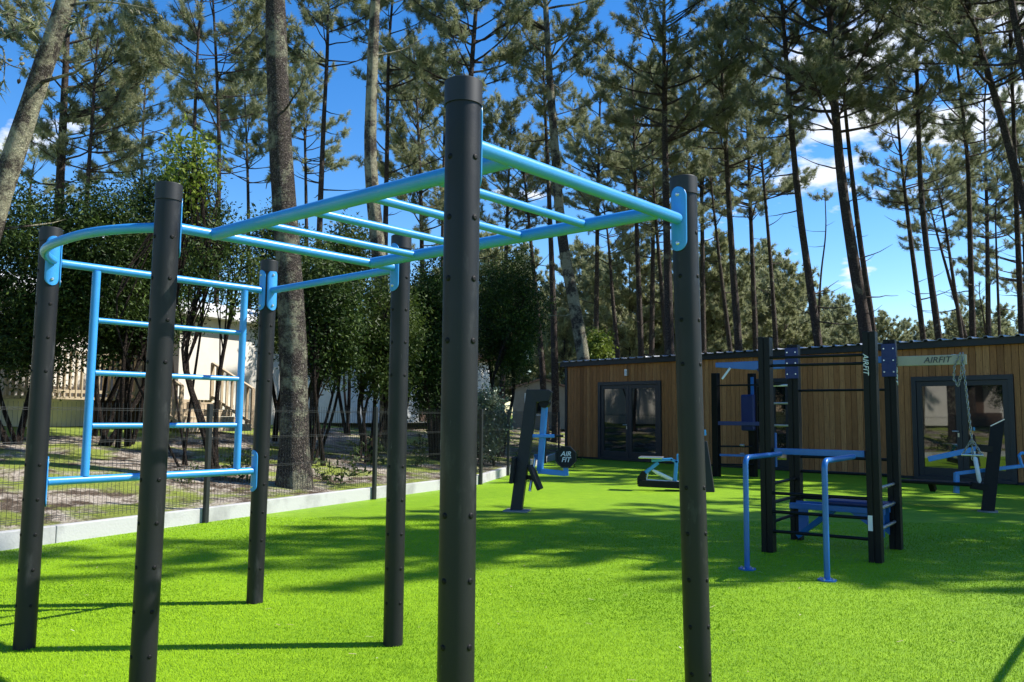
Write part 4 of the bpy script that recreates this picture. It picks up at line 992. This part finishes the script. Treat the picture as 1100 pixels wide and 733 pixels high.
# ------------------------------------------------------------------ broadleaf evergreens behind the fence
def leaves(rg, C, n, sig, ln, wd, upb=.6):
    C = np.repeat(C, n, 0); k = len(C); P = C + rg.normal(0, 1, (k, 3))*sig
    nrm = unit(rg.normal(0, 1, (k, 3)) + np.array([0.25, -.1, upb])); t = unit(np.cross(nrm, rg.normal(size=(k, 3)))); s = np.cross(nrm, t)
    L = ln*rg.uniform(.45, 1.4, k)[:, None]; W = wd*rg.uniform(.7, 1.2, k)[:, None]
    return np.stack([P - t*L/2, P + s*W/2 + nrm*W*.12, P + t*L/2, P - s*W/2 + nrm*W*.12], 1)
def shrub(label, cx, Y, top_row, low_row, half_px, seed, mt="leaf_dark", stems=3, dens=1.0, ln=.085, wd=.036, base_px=None, gap=.45, group="evergreen shrubs behind the fence", stem_r=.05, name="evergreen_tree", cat="tree", depth=1.0, sig=.12):
    rg = np.random.default_rng(seed); c0 = at(cx, (top_row + low_row)/2, Y); g = level(c0.x, c0.y)
    rx = .92*half_px*Y/F; rz = .88*(low_row - top_row)*Y/F/2; ry = rx*depth
    bx = at(base_px if base_px else cx, 440, Y).x
    root = thing(name, label, cat, (bx, Y, g), group)
    C = []; W = Acc(); F_ = Acc()
    nc = int(dens*(300 if mt == "leaf_mid" else 380)*max(.4, rx*rz)); lob = [(rg.normal(0, .55, 3), rg.uniform(.45, .75)) for _ in range(9)]
    while len(C) < nc:
        v = unit(rg.normal(size=3)); r = rg.uniform(.25, 1)**.5
        f = 1.0 + .22*math.sin(5*v[0] + seed) * math.cos(4*v[2] + seed*2) + .14*math.sin(9*v[1] + 7*v[2])
        p = v*r*f*np.array([rx, ry, rz])
        if math.sin(p[0]*3.1/gap + seed)*math.sin(p[1]*2.7/gap + 2*seed)*math.sin(p[2]*3.3/gap + 3*seed) > (-.02 if mt == "leaf_mid" else .2): continue
        C.append(p + np.array(c0))
    C = np.array(C)
    for i in range(stems):
        a = rg.uniform(0, 2*PI); e_ = np.array([c0.x + rx*.5*math.cos(a), c0.y + ry*.5*math.sin(a), c0.z + rz*rg.uniform(-.2, .5)])
        b_ = np.array([bx + rg.normal(0, .10), Y + rg.normal(0, .10), g - .1]); m_ = (b_ + e_)/2 + rg.normal(0, .42, 3)*np.array([1, 1, .4])
        st = smooth_path([b_, (b_ + m_)/2 + rg.normal(0, .07, 3), m_, (m_ + e_)/2 + rg.normal(0, .1, 3), e_], 12); W.tube(st, stem_r*rg.uniform(.7, 1.2)*(1 - .75*np.linspace(0, 1, 12)), 7)
        d = np.linalg.norm(C - e_, axis=1); 
        for q in C[np.argsort(d)[:int(18*max(1, dens))]]:
            s = st[rg.integers(5, 12)]; mid = (s + q)/2 + rg.normal(0, .08, 3); W.tube([s, mid, q], [.016, .011, .004], 3)
    F_.quads(leaves(rg, C, 34, sig, ln, wd))
    W.build("trunk", M["bark_shrub"], root, True); F_.build("crown", M[mt], root)
    return root
shrub("dense dark evergreen at the far left behind the first frame post", 22, 14.2, 195, 425, 78, 1, stems=4, dens=1.5)
shrub("dark evergreen with a thick crown between the two left frame posts", 112, 14.8, 188, 400, 66, 2, stems=4, dens=1.5, base_px=112)
shrub("tall dark evergreen over the cream mobile home beside the second frame post", 182, 16.5, 168, 325, 62, 3, stems=2, dens=1.25, base_px=98)
shrub("sunlit sapling with bright yellow green leaves poking above the dark evergreens", 203, 13.6, 130, 235, 27, 4, mt="leaf_bright", stems=3, dens=.26, ln=.11, wd=.05, sig=.15, stem_r=.03, gap=.3)
shrub("slender multi stemmed evergreen in front of the cream wall, trunks bare below", 240, 13.4, 215, 350, 46, 5, stems=3, dens=.6, base_px=238, gap=.5, stem_r=.055, mt="leaf_mid")
shrub("leafy evergreen right behind the stoutest pine trunk", 352, 15.2, 262, 425, 44, 6, stems=5, dens=1.4, mt="leaf_dark", base_px=340)
shrub("mid green evergreen behind the fourth frame post, half sunlit", 412, 16.5, 285, 440, 46, 7, mt="leaf_mid", stems=5, dens=1.4, base_px=395)
shrub("dark rounded evergreen left of the nearest frame post, low branches at the fence", 462, 18.5, 272, 455, 42, 8, stems=4, dens=1.5, base_px=468, stem_r=.09)
shrub("broad glossy evergreen right of the nearest frame post", 543, 22, 262, 418, 42, 9, stems=3, dens=1.5, base_px=538)
shrub("ivy clad grey green shrub standing at the fence right of the nearest post", 524, 18.6, 418, 488, 17, 10, mt="leaf_pale", stems=2, dens=2.2, ln=.07, wd=.05, gap=.3)
shrub("small bright lime sapling just above the left end of the hut roof", 641, 33, 358, 396, 13, 11, mt="leaf_bright", stems=2, dens=1.2, ln=.16, wd=.07, stem_r=.03, sig=.16)
shrub("thin dark evergreen deep behind the stoutest pine trunk, before the white home", 300, 19, 215, 345, 34, 12, stems=3, dens=1.1)
shrub("low dark evergreen by the fence at the foot of the broad shadowed trunk", 480, 20.5, 330, 480, 26, 13, stems=3, dens=1.4, base_px=480, mt="leaf_dark")
shrub("wide low evergreen filling the space under the sapling, branches over the steps", 150, 15.6, 235, 392, 60, 15, stems=3, dens=1.1, base_px=140)
shrub("wide spreading evergreen behind the stoutest pine trunk, boughs reaching both sides", 318, 17.5, 255, 405, 56, 16, stems=3, dens=1.1, mt="leaf_mid", base_px=345)
shrub("wide spreading evergreen behind the fourth frame post, deep in shade", 436, 19.5, 290, 425, 56, 17, stems=3, dens=1.2, base_px=425)
shrub("olive evergreen in the distance between the stoutest trunk and the pale pine", 372, 24, 235, 330, 36, 14, mt="leaf_mid", stems=3, dens=1.0, ln=.12, wd=.05, sig=.18)
# low tufts and seedlings on the sandy bank
rg = np.random.default_rng(9)
for j in range(16):
    s = float(rg.uniform(2, 18)); d = float(rg.uniform(.4, 3.0)); p = from_fence(s, d); 
    if j == 0:
        root = thing("seedling", "small leafy seedling growing on the sandy bank behind the wire fence", "seedling", tuple(p), "seedlings on the sandy bank")
        C = np.array(p) + rg.normal(0, 1, (10, 3))*np.array([.10, .10, .07]) + np.array([0, 0, .14]); A_ = Acc(); A_.quads(leaves(rg, C, 16, .05, .07, .03)); A_.build("foliage", M["leaf_mid"], root)
        S_ = Acc(); S_.tube([np.array(p) - [0, 0, .03], np.array(p) + [.01, 0, .16]], [.008, .004], 4); S_.build("stem", M["bark_shrub"], root); seed0 = root
    else: copy_thing(seed0, tuple(p), float(rg.uniform(0, 6.28)), float(rg.uniform(.6, 1.6)))

# the left side of the grounds, seen only as a reflection in the hut's glass
copy_thing(home, tuple(home.location - u1*13.5 - n1*1.5), 0, 1, "cream mobile home seen as a reflection in the right hut door")
ev = [o for o in COL.objects if o.name.startswith("evergreen_tree") and o.parent is None][:3]
for j, (s_, d_) in enumerate(((-3, 4), (-7, 11), (-12, 5), (-15, 13), (-1.5, 12))):
    p = from_fence(s_, d_)
    copy_thing(ev[j % 3], tuple(p), float(rg.uniform(0, 6.28)), float(rg.uniform(1.0, 1.35)), "dark evergreen seen only as a reflection in the hut glass", "evergreens reflected in the hut glass")
pt = [o for o in COL.objects if o.name.startswith("pine_tree") and o.parent is None and "pines right" in o.get("group", "")][:3]
for j, (s_, d_) in enumerate(((-5, 8), (-10, 14), (1, 16), (-16, 9), (-3, 20), (-13, 20), (6, 20), (12, 18))):
    p = from_fence(s_, d_)
    copy_thing(pt[j % 3], tuple(p), float(rg.uniform(0, 6.28)), float(rg.uniform(.85, 1.1)), "pine beyond the mobile homes seen only as a reflection in the hut glass", "pines reflected in the hut glass")
# ------------------------------------------------------------------ single blades of turf near the viewer
rg = np.random.default_rng(21); P = []
for y0 in np.arange(3.2, 10.5, .25):
    half = .72*(y0 + .3) + .5; dn = 15000*min(1, (4.2/y0)**1.8); k = int(2*half*.25*dn)
    P.append(np.stack([rg.uniform(-half, half, k), rg.uniform(y0, y0 + .25, k), np.zeros(k)], 1))
P = np.concatenate(P)
P = P[(P - np.array(FA))@np.array(n1) < -.02]
k = len(P); az = rg.normal(0, 1.1, k) + 2.2 + 1.3*np.sin(P[:, 0]*1.7 + .8*np.sin(P[:, 1]*1.1)) + .8*np.sin(P[:, 1]*2.3)
el = rg.uniform(.5, 1.35, k); L = rg.uniform(.007, .016, k); sc_w = np.clip(P[:, 1]/4.2, 1, 2.4)
d = np.stack([np.cos(az)*np.cos(el), np.sin(az)*np.cos(el), np.sin(el)], 1)*L[:, None]; sd = np.stack([-np.sin(az), np.cos(az), 0*az], 1)*(.0016*sc_w)[:, None]
A_ = Acc(); A_.tris(np.stack([P - sd, P + sd, P + d], 1)); tb = A_.build("turf_blades", M["blade"], None); tag(tb, kind="stuff")

# specks of litter on the turf: fallen needles and chips
k = 420; P = np.stack([rg.uniform(-4.5, 7, k), rg.uniform(3.8, 14, k), np.full(k, .016)], 1); P = P[(P - np.array(FA))@np.array(n1) < -.1]; k = len(P)
az = rg.uniform(0, 6.28, k); L = rg.uniform(.008, .05, k)[:, None]; d = np.stack([np.cos(az), np.sin(az), rg.uniform(-.1, .2, k)], 1)*L; s_ = np.stack([-np.sin(az), np.cos(az), 0*az], 1)*rg.uniform(.0012, .004, k)[:, None]
A_ = Acc(); A_.quads(np.stack([P - s_, P + d - s_, P + d + s_, P + s_], 1)); M["litter"] = leaf("pale_litter", (0.25, 0.16, 0.08), (0.45, 0.36, 0.24), (0.7, 0.68, 0.62), 0.8, 0.0, 0.2)
tag(A_.build("turf_litter", M["litter"], None), kind="stuff")

# ------------------------------------------------------------------ render settings
sc.view_settings.view_transform = "Standard"; sc.view_settings.look = "None"; sc.view_settings.gamma = 1.0
sc.view_settings.exposure = EXPOSURE; sc.view_settings.use_curve_mapping = False
sc.render.engine = "CYCLES"
sc.cycles.use_denoising = True
sc.cycles.max_bounces = 8; sc.cycles.transparent_max_bounces = 8
sc.cycles.sample_clamp_indirect = 6
